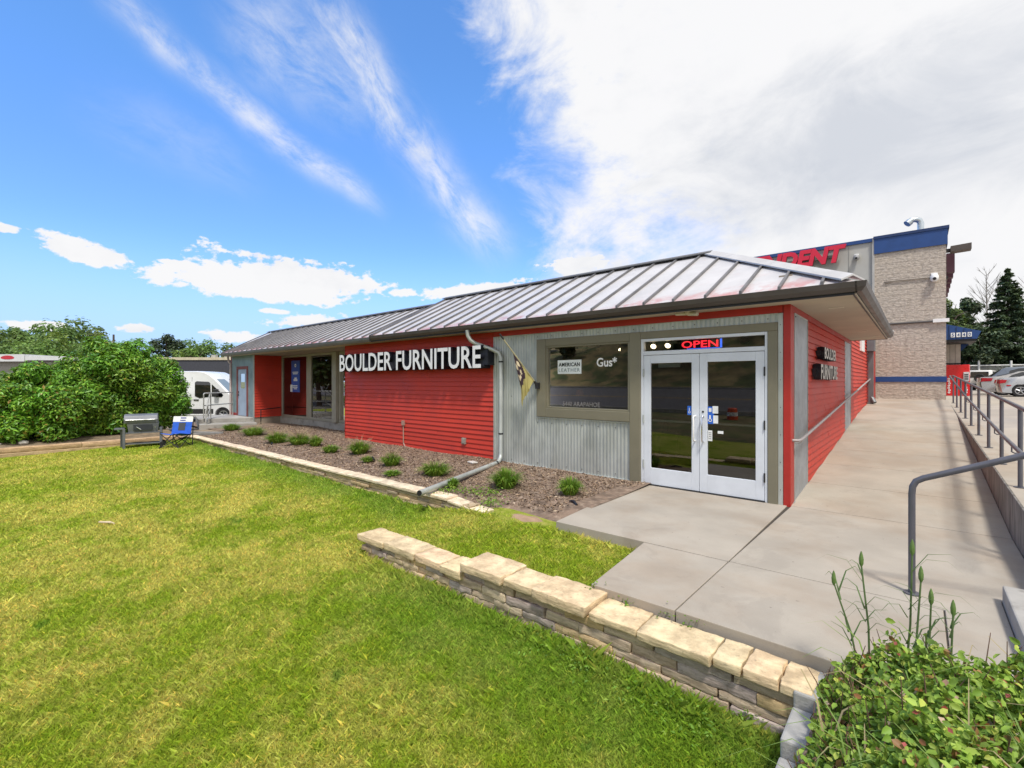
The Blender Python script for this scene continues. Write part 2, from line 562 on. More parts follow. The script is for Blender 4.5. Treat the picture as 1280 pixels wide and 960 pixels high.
t.put(b.inputs['Roughness'], t.smooth(ridge_w, .3, .7, .38, .55))
ROOF = m_

# split-face block of the neighbour
m_ = bpy.data.materials.new('split_face_block'); m_.use_nodes = True; MATS['split_face_block'] = m_
t = NT(m_.node_tree); b = m_.node_tree.nodes['Principled BSDF']
co = t.n('ShaderNodeTexCoord').outputs['Object']
sp = t.n('ShaderNodeSeparateXYZ'); t.put(sp.inputs[0], co)
br = t.n('ShaderNodeTexBrick')
t.put(br.inputs['Vector'], t.xyz(t.m('ADD', sp.outputs[0], sp.outputs[1]), sp.outputs[2], 0.))
br.inputs['Scale'].default_value = 1; br.inputs['Brick Width'].default_value = .4; br.inputs['Row Height'].default_value = .2
br.inputs['Mortar Size'].default_value = .008; br.inputs['Color1'].default_value = (.55, .49, .425, 1); br.inputs['Color2'].default_value = (.525, .47, .415, 1)
br.inputs['Mortar'].default_value = (.48, .43, .38, 1)
mpb = t.n('ShaderNodeMapping'); mpb.inputs['Scale'].default_value = (1, 1, 1.9); t.put(mpb.inputs[0], co)
c = t.mix(t.smooth(t.noise(mpb.outputs[0], 9, 7, .72), .34, .66), (.66, .63, .60), (1.12, 1.1, 1.07))
t.put(b.inputs['Base Color'], t.mix(1., br.outputs['Color'], c, 'MULTIPLY'))
b.inputs['Roughness'].default_value = .95
bn = t.n('ShaderNodeBump'); bn.inputs['Strength'].default_value = .9; bn.inputs['Distance'].default_value = .05
hh = t.m('ADD', t.noise(mpb.outputs[0], 9, 7, .7), t.m('MULTIPLY', br.outputs['Fac'], -.18))
t.put(bn.inputs['Height'], hh); t.put(b.inputs['Normal'], bn.outputs[0])
BLOCK = m_

# sandstone of the garden walls: each stone has its own tint (attribute), with bedding lines
def stone_mat(name, rough=.9):
    m_ = bpy.data.materials.new(name); m_.use_nodes = True; MATS[name] = m_
    t = NT(m_.node_tree); b = m_.node_tree.nodes['Principled BSDF']
    at = t.n('ShaderNodeAttribute'); at.attribute_name = 'Col'
    co = t.n('ShaderNodeTexCoord').outputs['Object']
    mp = t.n('ShaderNodeMapping'); mp.inputs['Scale'].default_value = (1.2, 1.2, 7); t.put(mp.inputs[0], co)
    bed = t.noise(mp.outputs[0], 5, 6, .65)
    spk = t.noise(co, 30, 5, .7)
    c = t.mix(t.smooth(bed, .3, .7), (.68, .64, .60), (1.22, 1.2, 1.16))
    c = t.mix(1., at.outputs['Color'], c, 'MULTIPLY')
    c = t.mix(t.m('MULTIPLY', t.smooth(spk, .52, .74), .45), c, (.10, .075, .055))
    t.put(b.inputs['Base Color'], c)
    b.inputs['Roughness'].default_value = rough
    bn = t.n('ShaderNodeBump'); bn.inputs['Strength'].default_value = .55; bn.inputs['Distance'].default_value = .02
    t.put(bn.inputs['Height'], t.m('ADD', bed, t.m('MULTIPLY', spk, .6))); t.put(b.inputs['Normal'], bn.outputs[0])
    return m_
STONE = stone_mat('sandstone')


# ================================================================== THE SETTING
def lerp(a, b, t): return a + (b - a) * t
def sst(a, b, x):
    t = min(1., max(0., (x - a) / (b - a))); return t * t * (3 - 2 * t)


def lawn_z(x, y):
    tl = min(1., max(0., (x + 6.) / (-11.6)))
    right = -.715 + .1 * max(y, -1.)
    left = -.235 + .02 * max(y, -1.)
    z = lerp(right, left, tl)
    if y > 3.26:
        w = sst(-5.9, -4.4, x)
        z = lerp(z, lerp(-.185, -.12, sst(3.5, 4.3, y)), w * sst(3.2, 3.3, y))
    z += .02 * math.sin(x * .9 + 1) * math.sin(y * 1.1) * (1 if y < 3 else .3)
    return z


# wide ground to the horizon
MB().add([(-3000, -3000, -1.1), (3000, -3000, -1.1), (3000, 3000, -1.1), (-3000, 3000, -1.1)], [(0, 1, 2, 3)]).build(
    'ground', mat('dry_ground', (.16, .17, .075), .95, var=.2, vs=.05))
tag(bpy.data.objects['ground'], kind='structure')

# lawn sheet
m_ = bpy.data.materials.new('lawn_turf'); m_.use_nodes = True; MATS['lawn_turf'] = m_
t = NT(m_.node_tree); b = m_.node_tree.nodes['Principled BSDF']
co = t.n('ShaderNodeTexCoord').outputs['Object']


def turf_colour(t, co, k):
    n1 = t.noise(co, .55, 5, .62, .4)
    n2 = t.noise(co, 2.1, 5, .65)
    n3 = t.noise(co, 2.4, 4, .6)
    n4 = t.noise(co, 9., 4, .6)
    green = (.255 * k, .345 * k, .026 * k); straw = (.46 * k, .445 * k, .105 * k); deep = (.085 * k, .20 * k, .02 * k)
    f = t.m('ADD', t.m('MULTIPLY', n1, .62), t.m('MULTIPLY', n2, .38))
    f = t.m('ADD', f, t.m('MULTIPLY', t.m('SUBTRACT', n4, .5), .40))
    c = t.mix(t.smooth(f, .40, .62), green, straw)
    # deeper green blended in towards the foot of the garden walls
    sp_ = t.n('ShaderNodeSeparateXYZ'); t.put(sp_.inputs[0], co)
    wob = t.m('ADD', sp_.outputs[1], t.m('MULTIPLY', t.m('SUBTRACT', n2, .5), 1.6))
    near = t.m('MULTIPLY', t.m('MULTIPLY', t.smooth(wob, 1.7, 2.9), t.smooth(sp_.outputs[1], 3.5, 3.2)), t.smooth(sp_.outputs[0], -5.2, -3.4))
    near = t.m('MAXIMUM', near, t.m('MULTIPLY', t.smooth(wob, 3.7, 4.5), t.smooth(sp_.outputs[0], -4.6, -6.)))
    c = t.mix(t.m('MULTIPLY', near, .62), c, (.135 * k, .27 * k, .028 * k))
    return t.mix(t.m('MULTIPLY', t.smooth(n3, .655, .715), .62), c, deep)


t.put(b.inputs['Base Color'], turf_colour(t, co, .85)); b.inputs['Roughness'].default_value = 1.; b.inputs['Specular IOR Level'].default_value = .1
bn = t.n('ShaderNodeBump'); bn.inputs['Strength'].default_value = .8; bn.inputs['Distance'].default_value = .03
t.put(bn.inputs['Height'], t.noise(co, 60, 4, .7)); t.put(b.inputs['Normal'], bn.outputs[0])
xs = np.unique(np.concatenate([np.arange(-32, -17.4, .9), np.arange(-17.4, -.2, .2), [-.45]]))
ys = np.unique(np.concatenate([np.arange(-6.2, 3.1, .3), [3.12, 3.24, 3.34], np.arange(3.5, 5.2, .2)]))
xs = xs[xs <= -.44]
V = []; F = []
for y in ys:
    for x in xs:
        V.append((x, y, lawn_z(x, y) if x > -17.7 else lawn_z(-17.7, y)))
nx = len(xs)
for j in range(len(ys) - 1):
    for i in range(nx - 1):
        # under the patio and the flower bed there is no lawn
        if xs[i] > -1.9 and ys[j] > 3.45: continue
        F.append((j * nx + i, j * nx + i + 1, (j + 1) * nx + i + 1, (j + 1) * nx + i))
o = MB().add(V, F).build('lawn', m_, smooth=True); tag(o, kind='structure')

# blades of grass
gm = bpy.data.materials.new('grass_blades'); gm.use_nodes = True; MATS['grass_blades'] = gm
t = NT(gm.node_tree); b = gm.node_tree.nodes['Principled BSDF']
co = t.n('ShaderNodeTexCoord').outputs['Object']
at = t.n('ShaderNodeAttribute'); at.attribute_name = 'Col'
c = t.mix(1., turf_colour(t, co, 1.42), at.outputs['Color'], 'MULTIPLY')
t.put(b.inputs['Base Color'], c); b.inputs['Roughness'].default_value = .6; b.inputs['Specular IOR Level'].default_value = .25
tr = t.n('ShaderNodeBsdfTranslucent'); t.put(tr.inputs[0], c)
ms = t.n('ShaderNodeMixShader'); ms.inputs[0].default_value = .35
gm.node_tree.links.new(b.outputs[0], ms.inputs[1]); gm.node_tree.links.new(tr.outputs[0], ms.inputs[2])
gm.node_tree.links.new(ms.outputs[0], gm.node_tree.nodes['Material Output'].inputs[0])


def grass():
    rng = np.random.default_rng(11)
    n = 3600000
    x = rng.uniform(-17.45, -.6, n); y = rng.uniform(-1.2, 5.0, n)
    d = np.hypot(x, y)
    keep = rng.uniform(0, 1, n) < np.minimum(1., (3.6 / np.maximum(d, .5)) ** 1.75)
    keep &= ~((d < 2.0))
    low = (y < 3.11) | ((x < -5.15) & (y < 4.585))
    upp = (y > 3.44) & (x > -5.3) & (x < -2.22) & (y < np.where(x < -4.75, 4.585, np.where(x < -3.4, 4.78 + .1 * np.sin(x * 7), 4.66)))
    bare = (((x + 3.95) / .62) ** 2 + ((y - 4.84) / .30) ** 2 < 1 + .5 * np.sin(x * 9) * np.sin(y * 13)) & (rng.uniform(0, 1, n) < .93)
    keep &= (low | upp) & ~bare
    # thin out worn spots a little
    x = x[keep]; y = y[keep]; d = d[keep]; n = len(x)
    z = np.array([lawn_z(a, c_) for a, c_ in zip(x, y)])
    sc = np.clip(d / 4.2, .9, 3.2)
    tuft = np.sin(x * 2.3 + 1.7 * np.sin(y * 1.9)) * np.sin(y * 2.7 + 1.3 * np.sin(x * 1.1))
    h = rng.uniform(.022, .055, n) * (1 + .25 * tuft) * np.where(rng.uniform(0, 1, n) < .04, 1.5, 1)
    foot = (((y > 2.95) & (y < 3.115) & (x > -5.3)) | ((y > 4.48) & (y < 4.59))) & (rng.uniform(0, 1, n) < .45)
    h = np.where(foot, h * rng.uniform(1.2, 2.1, n), h)
    w = rng.uniform(.0016, .0032, n) * sc
    a = rng.uniform(0, 2 * np.pi, n)
    lean = rng.uniform(.15, 1.0, n) * h
    b_ = rng.uniform(0, 2 * np.pi, n)
    P = np.stack([x, y, z - .004], 1)
    S = np.stack([np.cos(a), np.sin(a), 0 * a], 1) * w[:, None]
    Ld = np.stack([np.cos(b_) * lean, np.sin(b_) * lean, 0 * a], 1)
    V = np.empty((n, 4, 3), np.float32)
    V[:, 0] = P - S; V[:, 1] = P + S
    V[:, 2] = P + Ld * .35 + np.stack([0 * a, 0 * a, h * .62], 1) + S * .7
    V[:, 3] = P + Ld + np.stack([0 * a, 0 * a, h * .96], 1)
    F = np.array([[0, 1, 2], [0, 2, 3]], np.int32)[None] + (np.arange(n, dtype=np.int32) * 4)[:, None, None]
    c = np.ones((n, 3)) * rng.uniform(.55, 1.4, (n, 1))
    dry = rng.uniform(0, 1, n) < .10
    c[dry] *= np.array([1.5, 1.15, 1.3])
    o = np_mesh('grass', V.reshape(-1, 3), F.reshape(-1, 3), gm, np.repeat(c, 4, 0))
    tag(o, 'short mown lawn grass with straw coloured dry patches', 'grass', kind='stuff')
    print('blades', n)


grass()

# flower bed soil
def bed_z(x, y):
    yb = 7.4 if x > -12.9 else 8.4
    z = lerp(-.03, .03, sst(4.6, yb, y))
    if x > -5.2: z = lerp(z, -.16, sst(-5.2, -4.5, x) * sst(5.5, 4.75, y))
    z += .05 * math.exp(-((x + 17) / 3) ** 2 - ((y - 7.4) / .9) ** 2)
    return z + .02 * math.sin(2.1 * x + y) * math.sin(1.7 * y - .6 * x)
MULCH = mat('bark_soil', (.20, .14, .10), .95, var=.35, vs=6, col2=(.30, .225, .165), c2=(.5, .66), c2s=9, bump=.8, bs=45)
xs = np.arange(-23, -3.3, .16); ys = np.arange(4.62, 8.6, .16)
V = [(x, y, bed_z(x, y)) for y in ys for x in xs]; nx = len(xs); F = []
for j in range(len(ys) - 1):
    for i in range(nx - 1):
        if xs[i] > -12.7 and ys[j] > 7.38: continue
        if xs[i] < -17.9 and ys[j] < 5.6: continue
        F.append((j * nx + i, j * nx + i + 1, (j + 1) * nx + i + 1, (j + 1) * nx + i))
o = MB().add(V, F).build('flower_bed_soil', MULCH, smooth=True); tag(o, kind='structure')
# bare soil by the slab
V = []
for k in range(28):
    a = 2 * math.pi * k / 28
    x = -3.95 + .8 * math.cos(a) * (1 + .15 * math.sin(3 * a)); y = 4.86 + .42 * math.sin(a) * (1 + .2 * math.cos(5 * a))
    V.append((x, y, -.19))
V.append((-3.95, 4.86, -.085))
o = MB().add(V, [(k, (k + 1) % 28, 28) for k in range(28)]).build('soil', mat('bare_soil', (.36, .24, .155), .95, var=.2, vs=6, bump=.4, bs=40)); tag(o, kind='structure')


def chips():
    rng = np.random.default_rng(5)
    n = 42000
    x = rng.uniform(-18.2, -3.4, n); y = rng.uniform(4.72, 8.4, n)
    keep = (y < np.where(x < -12.9, 8.36, 7.34)) & (rng.uniform(0, 1, n) < np.minimum(1, (8 / np.hypot(x, y)) ** 1.2)) & ~((x > -4.7) & (y < 5.15)) & ~((x > -3.65) & (y < 6.9) & (x > -4.2 + (7.4 - y) * .1))
    x = x[keep]; y = y[keep]; n = len(x)
    z = np.array([bed_z(a, b) for a, b in zip(x, y)]) + rng.uniform(.0, .014, n)
    P = np.stack([x, y, z], 1)
    N = np.tile([0, 0, 1.], (n, 1)) + rng.normal(0, .3, (n, 3))
    V, F, C = leaves(P, N, .055, rng, [(.22, .15, .10), (.32, .23, .155), (.13, .09, .065), (.46, .36, .26), (.27, .19, .15)], .34, 0, [.36, .27, .2, .07, .1], .05)
    o = np_mesh('bark_mulch', V, F, leaf_mat('mulch_chip', 0., .9), C)
    tag(o, 'loose brown bark mulch and twigs in the flower bed', 'mulch', kind='stuff')
chips()

# concrete: entrance slab, ramp, kerb wall, steps
def ramp_z(y):
    pts = [(7.37, 0), (17., .80), (20.5, .985), (22.2, 1.10), (40, 1.10)]
    if y <= pts[0][0]: return 0.
    for (a, za), (b, zb) in zip(pts, pts[1:]):
        if y <= b: return lerp(za, zb, (y - a) / (b - a))
    return 1.1
G = .0045
def slab(mb, poly, z=0., th=.13):
    mb.prism(poly, z - th, z)
mb = MB()
slab(mb, [(-3.55, 7.36), (-3.34, 4.69), (-1.36 - G, 4.72), (-1.36 - G, 7.36)])
slab(mb, [(-2.20, 4.685), (-2.08, 3.43), (-1.37 - G, 3.44), (-1.36 - G, 4.704)])
slab(mb, [(-1.36 + G, 4.71), (-1.37 + G, 3.44), (.14, 3.44), (.14, 4.755)])
slab(mb, [(-1.32 + G, 7.36), (-1.36 + G, 4.72 + G), (.15, 4.77), (.15, 3.2), (.485, 3.2), (.485, 5.23), (.768, 5.23), (.768, 7.36)])
o = mb.build('patio', CONC, bevel=.006); tag(o, kind='structure')
MB().prism([(-1.95, 3.5), (.47, 3.5), (.47, 5.3), (.75, 5.3), (.75, 7.36), (-3.4, 7.36), (-3.2, 4.8), (-2.05, 4.8)], -.3, -.014).build('patio_base', JOINT); tag(bpy.data.objects['patio_base'], kind='structure')
mb = MB()
yy = [7.37] + [7.37 + 1.37 * k for k in range(1, 12)] + [22.5]
for a, b in zip(yy, yy[1:]):
    a2 = a + .008; b2 = b - .008
    za, zb = ramp_z(a2), ramp_z(b2)
    mb.hexa([(-1.322, a2, za - .12), (.768, a2, za - .12), (.768, b2, zb - .12), (-1.322, b2, zb - .12)],
            [(-1.322, a2, za), (.768, a2, za), (.768, b2, zb), (-1.322, b2, zb)])
o = mb.build('ramp', CONC, bevel=.005); tag(o, kind='structure')
mb = MB()
for a, b in zip(yy, yy[1:]):
    mb.hexa([(-1.32, a, -.5), (.76, a, -.5), (.76, b, -.5), (-1.32, b, -.5)], [(-1.32, a, ramp_z(a) - .015), (.76, a, ramp_z(a) - .015), (.76, b, ramp_z(b) - .015), (-1.32, b, ramp_z(b) - .015)])
o = mb.build('ramp_base', JOINT); tag(o, kind='structure')


def drive_z(y): return .203 + .036 * min(y, 19.) if y > 5.2 else .39
wall_t = thing('ramp_wall', (.87, 13, 0), 'low weathered concrete wall between the ramp and the upper drive', 'wall')
mb = MB()
for a, b in [(5.24, 6.65), (6.66, 10.3), (10.31, 14.), (14.01, 17.6), (17.61, 20.8)]:
    za, zb = .203 + .036 * a, .203 + .036 * b
    mb.hexa([(.772, a, -.3), (1.05, a, -.3), (1.05, b, -.3), (.772, b, -.3)], [(.772, a, za), (1.05, a, za), (1.05, b, zb), (.772, b, zb)])
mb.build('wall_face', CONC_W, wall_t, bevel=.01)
mb = MB()
for a, b in [(5.24, 6.65), (6.66, 10.3), (10.31, 14.), (14.01, 17.6), (17.61, 20.8)]:
    za, zb = .203 + .036 * a + .004, .203 + .036 * b + .004
    mb.add([(.79, a, za), (1.05, a, za), (1.05, b, zb), (.79, b, zb)], [(0, 1, 2, 3)])
mb.build('wall_top', CONC, wall_t)

mb = MB()
seg = [5.24, 8, 11, 14, 17, 19, 24, 34, 50, 75, 130]
for a, b in zip(seg, seg[1:]):
    mb.add([(1.05, a, drive_z(a)), (60, a, drive_z(a)), (60, b, drive_z(b)), (1.05, b, drive_z(b))], [(0, 1, 2, 3)])
    if a >= 19: mb.add([(.6, a, drive_z(a)), (1.05, a, drive_z(a)), (1.05, b, drive_z(b)), (.6, b, drive_z(b))], [(0, 1, 2, 3)])
mb.add([(1.8, -6, -.4), (60, -6, -.4), (60, 5.24, .39), (1.8, 5.24, .39)], [(0, 1, 2, 3)])
DRV = mat('parking_concrete', (.38, .34, .29), .9, var=.12, vs=.5, col2=(.33, .30, .27), c2=(.48, .62), c2s=.35, bump=.1, bs=60)
o = mb.build('parking_lot', DRV); tag(o, kind='structure')
mb = MB()
for k in range(3):
    mb.box(.49 + .34 * k, .49 + .34 * (k + 1) - (.0 if k < 2 else -.4), 3.0, 5.225, -.2, .13 * (k + 1))
st = mb.build('steps', CONC_G, bevel=.012); tag(st, kind='structure')
MB().box(1.05, 1.8, 0, 5.23, -.5, .388).build('landing', CONC_G); tag(bpy.data.objects['landing'], kind='structure')

# yard behind the hedge, street and bank behind the camera (seen in the glass)
MB().add([(-90, -40, -.33), (-18.6, -40, -.33), (-18.6, 4.5, -.33), (-22.4, 6.5, -.33), (-22.4, 60, -.33), (-90, 60, -.33)], [(0, 1, 2, 3, 4, 5)]).build('yard', mat('gravel_lot', (.17, .155, .135), .95, var=.25, vs=1.2, bump=.4, bs=60))
tag(bpy.data.objects['yard'], kind='structure')
V = []; F = []
xs = list(np.arange(-70, -17.7, 6)) + list(np.arange(-17.7, 1.9, .65)); nx = len(xs)
for j in range(5):
    for x in xs:
        z0 = lawn_z(x, -6.2) if x > -17.7 else lawn_z(-17.7, -6.2)
        V.append((x, -6.19 - 7.2 * j / 4, lerp(z0 + .002, -.2, j / 4)))
for j in range(4):
    for i in range(nx - 1): F.append(((j + 1) * nx + i, (j + 1) * nx + i + 1, j * nx + i + 1, j * nx + i))
MB().add(V, F).build('verge', mat('dry_verge', (.17, .135, .06), 1., var=.3, vs=.8, col2=(.09, .105, .03), c2=(.42, .6), c2s=1.2), smooth=True); tag(bpy.data.objects['verge'], kind='structure')
MB().add([(-80, -27, 1.05), (60, -27, 1.05), (60, -13.5, -.10), (-80, -13.5, -.10)], [(0, 1, 2, 3)]).build('road', mat('worn_asphalt', (.11, .105, .11), .9, var=.15, vs=1, bump=.2, bs=120)); tag(bpy.data.objects['road'], kind='structure')
mb = MB(); mb.hexa([(-80, -13.5, -.5), (60, -13.5, -.5), (60, -13.3, -.5), (-80, -13.3, -.5)], [(-80, -13.5, .03), (60, -13.5, .03), (60, -13.3, .03), (-80, -13.3, .03)])
mb.hexa([(-80, -27.3, .5), (60, -27.3, .5), (60, -27, .5), (-80, -27, .5)], [(-80, -27.3, 1.2), (60, -27.3, 1.2), (60, -27, 1.2), (-80, -27, 1.2)])
mb.build('kerb', CONC_G); tag(bpy.data.objects['kerb'], kind='structure')
MB().add([(-80, -20.2, .475), (60, -20.2, .475), (60, -20.05, .462), (-80, -20.05, .462)], [(0, 1, 2, 3)]).build('road_marking', mat('yellow_line', (.6, .36, .04), .8)); tag(bpy.data.objects['road_marking'], kind='structure')
V = []; F = []
prof = [(-27.2, 1.0), (-29, 1.3), (-31, 2.0), (-35, 4.0), (-41, 6.6), (-50, 8.2), (-70, 8.4)]
for i, x in enumerate(range(-70, 71, 7)):
    for y, z in prof:
        V.append((x, y + (.8 * math.sin(x * .3 + y) if y < -30 else 0), z * (1 + (.12 * math.sin(x * .13 + y * .2) if y < -30 else 0))))
npf = len(prof)
for i in range(20):
    for j in range(npf - 1):
        F.append((i * npf + j, i * npf + j + 1, (i + 1) * npf + j + 1, (i + 1) * npf + j))
o = MB().add(V, F).build('hill', mat('hill_grass', (.20, .155, .07), 1., var=.4, vs=.35, col2=(.075, .09, .03), c2=(.45, .6), c2s=.5), smooth=True); tag(o, kind='structure')

# ================================================================== THE FURNITURE STORE
store = thing('store', (-11.5, 10.5, 0), 'long low red and corrugated steel furniture store with a grey standing seam roof', 'store')
YW = 7.37; XW = -1.33


def lap_siding(mb, a, b, z0, z1, base, axis, e=.105, zslope=None):
    """lap boards from a to b; axis 'x' faces -Y at y=base, axis 'y' faces +X at x=base, 'b' faces +X too"""
    k = 0
    z = z0
    while z < z1 - .01:
        zt = min(z + e, z1)
        ps = []
        for q in (a, b):
            for out, zz in ((.0, z), (.024, z), (.003, zt), (.0, zt)):
                ps.append((q, base - out, zz) if axis == 'x' else (base + out, q, zz))
        cuts = [a] + ([a + (b - a) * ((k * .381 + .17) % 1)] if b - a > 2 else []) + [b]
        for i_, (qa, qb) in enumerate(zip(cuts, cuts[1:])):      # butt joints between boards
            qa2 = qa + (.0025 if i_ else 0); qb2 = qb - (.0025 if i_ < len(cuts) - 2 else 0)
            wob = .002 * math.sin(k * 5.1 + i_ * 2.3)
            ps2 = []
            for q in (qa2, qb2):
                for out, zz in ((.0, z), (.024 + wob, z + wob), (.003, zt), (.0, zt)):
                    ps2.append((q, base - out, zz) if axis == 'x' else (base + out, q, zz))
            mb.add(ps2, [(0, 1, 5, 4), (1, 2, 6, 5), (2, 3, 7, 6), (3, 2, 1, 0), (4, 5, 6, 7)])
        k += 1
        z = zt


def corrugated(mb, x0, x1, z0, z1, y, wl=.068, amp=.0055, axis='x', sgn=-1, slope0=None):
    n = max(4, int((x1 - x0) / wl * 8))
    v = []
    for i in range(n + 1):
        q = x0 + (x1 - x0) * i / n
        d = y + sgn * (amp + amp * math.cos(2 * math.pi * (q - x0) / wl))
        for z in (z0, z1):
            v.append((q, d, z) if axis == 'x' else (d, q, z))
    mb.add(v, [(2 * i, 2 * i + 2, 2 * i + 3, 2 * i + 1) for i in range(n)])


# --- solid core of the walls (also the inside faces)
mb = MB()
mb.box(-12.88, -6.86, YW + .004, YW + .16, -.3, 2.78)                       # behind the red siding
mb.box(-6.86, -5.66, YW + .02, YW + .16, -.3, 2.78); mb.box(-5.66, -3.68, YW + .02, YW + .16, -.3, 1.06)
mb.box(-5.66, -3.68, YW + .02, YW + .16, 2.48, 2.78); mb.box(-3.68, -3.50, YW + .02, YW + .16, -.3, 2.78)
mb.box(-3.50, -1.60, YW + .02, YW + .16, 2.41, 2.78); mb.box(-1.60, XW - .005, YW + .02, YW + .16, -.3, 2.78)
mb.box(XW - .17, XW - .004, YW + .16, 20.2, -.3, 3.2)                        # side
mb.box(-12.88, -12.72, YW + .16, 8.55, -.3, 2.78)                           # end of the red wall
mb.box(-19.86, -19.702, YW + .16, 8.40, -.3, 2.78)                             # return at the recess
mb.box(-22.15, -19.70, YW + .01, YW + .16, -.3, 2.80)
mb.box(-22.15, -22.0, YW + .16, 13, -.3, 2.8)
mb.box(-22.0, -1.5, 14.8, 14.95, -.3, 2.8); mb.box(-22, -20.9, 12.9, 14.8, -.3, 2.8)
mb.box(-1.9, -1.5, 20.05, 20.2, 0, 3.2)
mb.build('wall', INT, store)
MB().box(-22, -1.5, 7.53, 14.8, -.02, -.002).build('interior_floor', INT_F, store)
MB().add([(-22, 7.5, 2.74), (-1.5, 7.5, 2.74), (-1.5, 14.8, 2.74), (-22, 14.8, 2.74)], [(0, 1, 2, 3)]).build('interior_ceiling', INT, store)
MB().box(-22, -14.2, 9.9, 10., 0, 2.74).build('partition_wall', mat('maroon_wall', (.12, .03, .022), .8), store)

# --- red siding
mb = MB()
lap_siding(mb, -12.88, -6.87, .02, 2.76, YW, 'x')
mb.build('front_siding', RED, store)
mb = MB()
lap_siding(mb, YW + .006, 8.41, .30, 2.74, -19.70, 'y')
mb.build('recess_siding', RED, store)
mb = MB()
lap_siding(mb, 8.64, 13.55, .02, 2.66, XW, 'y'); lap_siding(mb, 14.84, 20.05, .5, 3.1, XW, 'y')
build_each(mb, 'side_siding', RED, store)
mb = MB()
mb.box(-6.86, -1.415, YW - .020, YW + .02, 2.652, 2.758)            # red board above the steel
mb.box(-1.407, XW + .012, YW - .030, YW + .06, -.02, 2.757)             # corner post
mb.box(XW - .01, XW + .014, YW + .062, 15.0, 2.665, 2.757)
mb.box(XW - .0, XW + .012, YW + .062, 7.58, .0, 2.664)
mb.box(-12.91, -12.885, YW - .022, 8.38, .02, 2.757)
mb.box(-22.16, -22.08, YW - .02, YW + .02, .30, 2.80); mb.box(-22.08, -21.46, YW - .02, YW + .0, .30, .40)
build_each(mb, 'red_trim', RED_T, store, bevel=.004)

# --- corrugated steel
mb = MB()
corrugated(mb, -6.84, -5.70, .03, 2.645, YW, axis='x')
corrugated(mb, -5.70, -3.645, .03, .985, YW)
corrugated(mb, -5.70, -1.47, 2.528, 2.645, YW)
build_each(mb, 'corrugated_panel', GALV, store, smooth=True)
mb = MB()
mb.box(-6.865, -6.835, YW - .026, YW, .02, 2.648); mb.box(-1.472, -1.412, YW - .028, YW + .01, .0, 2.648)
mb.box(-5.72, -3.64, YW - .024, YW, .985, 1.012); mb.box(-5.725, -5.695, YW - .022, YW, 1.012, 2.54)
mb.box(-6.84, -3.62, YW - .026, YW + .01, .0, .03); mb.box(-6.835, -1.473, YW - .022, YW, 2.640, 2.651)
mb.tube([(-3.78, YW - .04, .012), (-3.70, YW - .04, .012), (-3.70, YW - .04, -.08)], .012)
build_each(mb, 'steel_flashing', GALV, store, bevel=.003)
mb = MB()
for x in [-6.7 + .34 * k for k in range(17)]:
    for z in ([.10, 1.4, 2.58] if x < -5.75 else [.10, .90, 2.58]):
        if x > -3.68 and z < 2: continue
        mb.box(x - .006, x + .006, YW - .024, YW - .012, z - .006, z + .006)
for z in [.2 + .38 * k for k in range(7)]: mb.box(-1.445, -1.437, YW - .031, YW - .02, z, z + .01)
build_each(mb, 'screw', DARK, store)
# flat steel panels on the ramp side and door end
mb = MB()
mb.box(XW, XW + .010, 7.60, 8.61, .0, 2.65); mb.box(XW, XW + .010, 13.58, 14.82, .4, 2.66)
build_each(mb, 'side_steel_panel', GALV_P, store)
mb = MB()
for y in (7.585, 8.612, 13.565, 14.815): mb.box(XW, XW + .018, y, y + .022, .0 if y < 9 else .45, 2.66)
mb.box(XW, XW + .018, 7.607, 8.612, 2.645, 2.664)
build_each(mb, 'side_panel_edge', GALV, store)
mb = MB()
corrugated(mb, -22.08, -21.46, .40, 2.80, YW, wl=.1, amp=.006); corrugated(mb, -20.28, -19.72, .30, 2.80, YW, wl=.1, amp=.006)
corrugated(mb, -21.46, -20.28, 2.30, 2.80, YW, wl=.1, amp=.006)
build_each(mb, 'end_steel_panel', mat('blue_grey_steel', (.27, .36, .40), .5, .5, var=.15), store, smooth=True)
MB().box(-19.76, -19.69, YW - .03, YW + .005, .1, 2.80).build('end_corner_trim', GALV, store)

# --- olive trim, picture window
mb = MB()
y0, y1 = YW - .045, YW + .01
mb.box(-5.69, -5.47, y0, y1, 1.015, 2.526); mb.box(-3.70, -3.502, y0 - .003, y1, -.02, 2.528)
mb.box(-5.47, -3.70, y0, y1, 2.385, 2.526); mb.box(-5.47, -3.70, y0, y1, 1.015, 1.185)
mb.box(-3.502, -1.475, y0, y1, 2.408, 2.526); mb.box(-1.60, -1.475, y0, y1, -.01, 2.408)
build_each(mb, 'olive_trim', OLIVE, store, bevel=.008)
win = MB()
win.box(-5.47, -5.43, YW - .028, YW + .05, 1.185, 2.385); win.box(-3.74, -3.70, YW - .028, YW + .05, 1.185, 2.385)
win.box(-5.43, -3.74, YW - .028, YW + .05, 2.352, 2.385); win.box(-5.43, -3.74, YW - .028, YW + .05, 1.185, 1.218)
win = win.build('picture_window', OLIVE, store, bevel=.005)
MB().add([(-5.43, YW + .02, 1.218), (-3.74, YW + .02, 1.218), (-3.74, YW + .02, 2.352), (-5.43, YW + .02, 2.352)], [(0, 1, 2, 3)]).build('pane', GLASS_D, win)
mb = MB(); mb.box(-5.43, -5.412, YW + .03, YW + .05, 1.218, 2.352)
mb.build('bright_bead', WHITE, win)

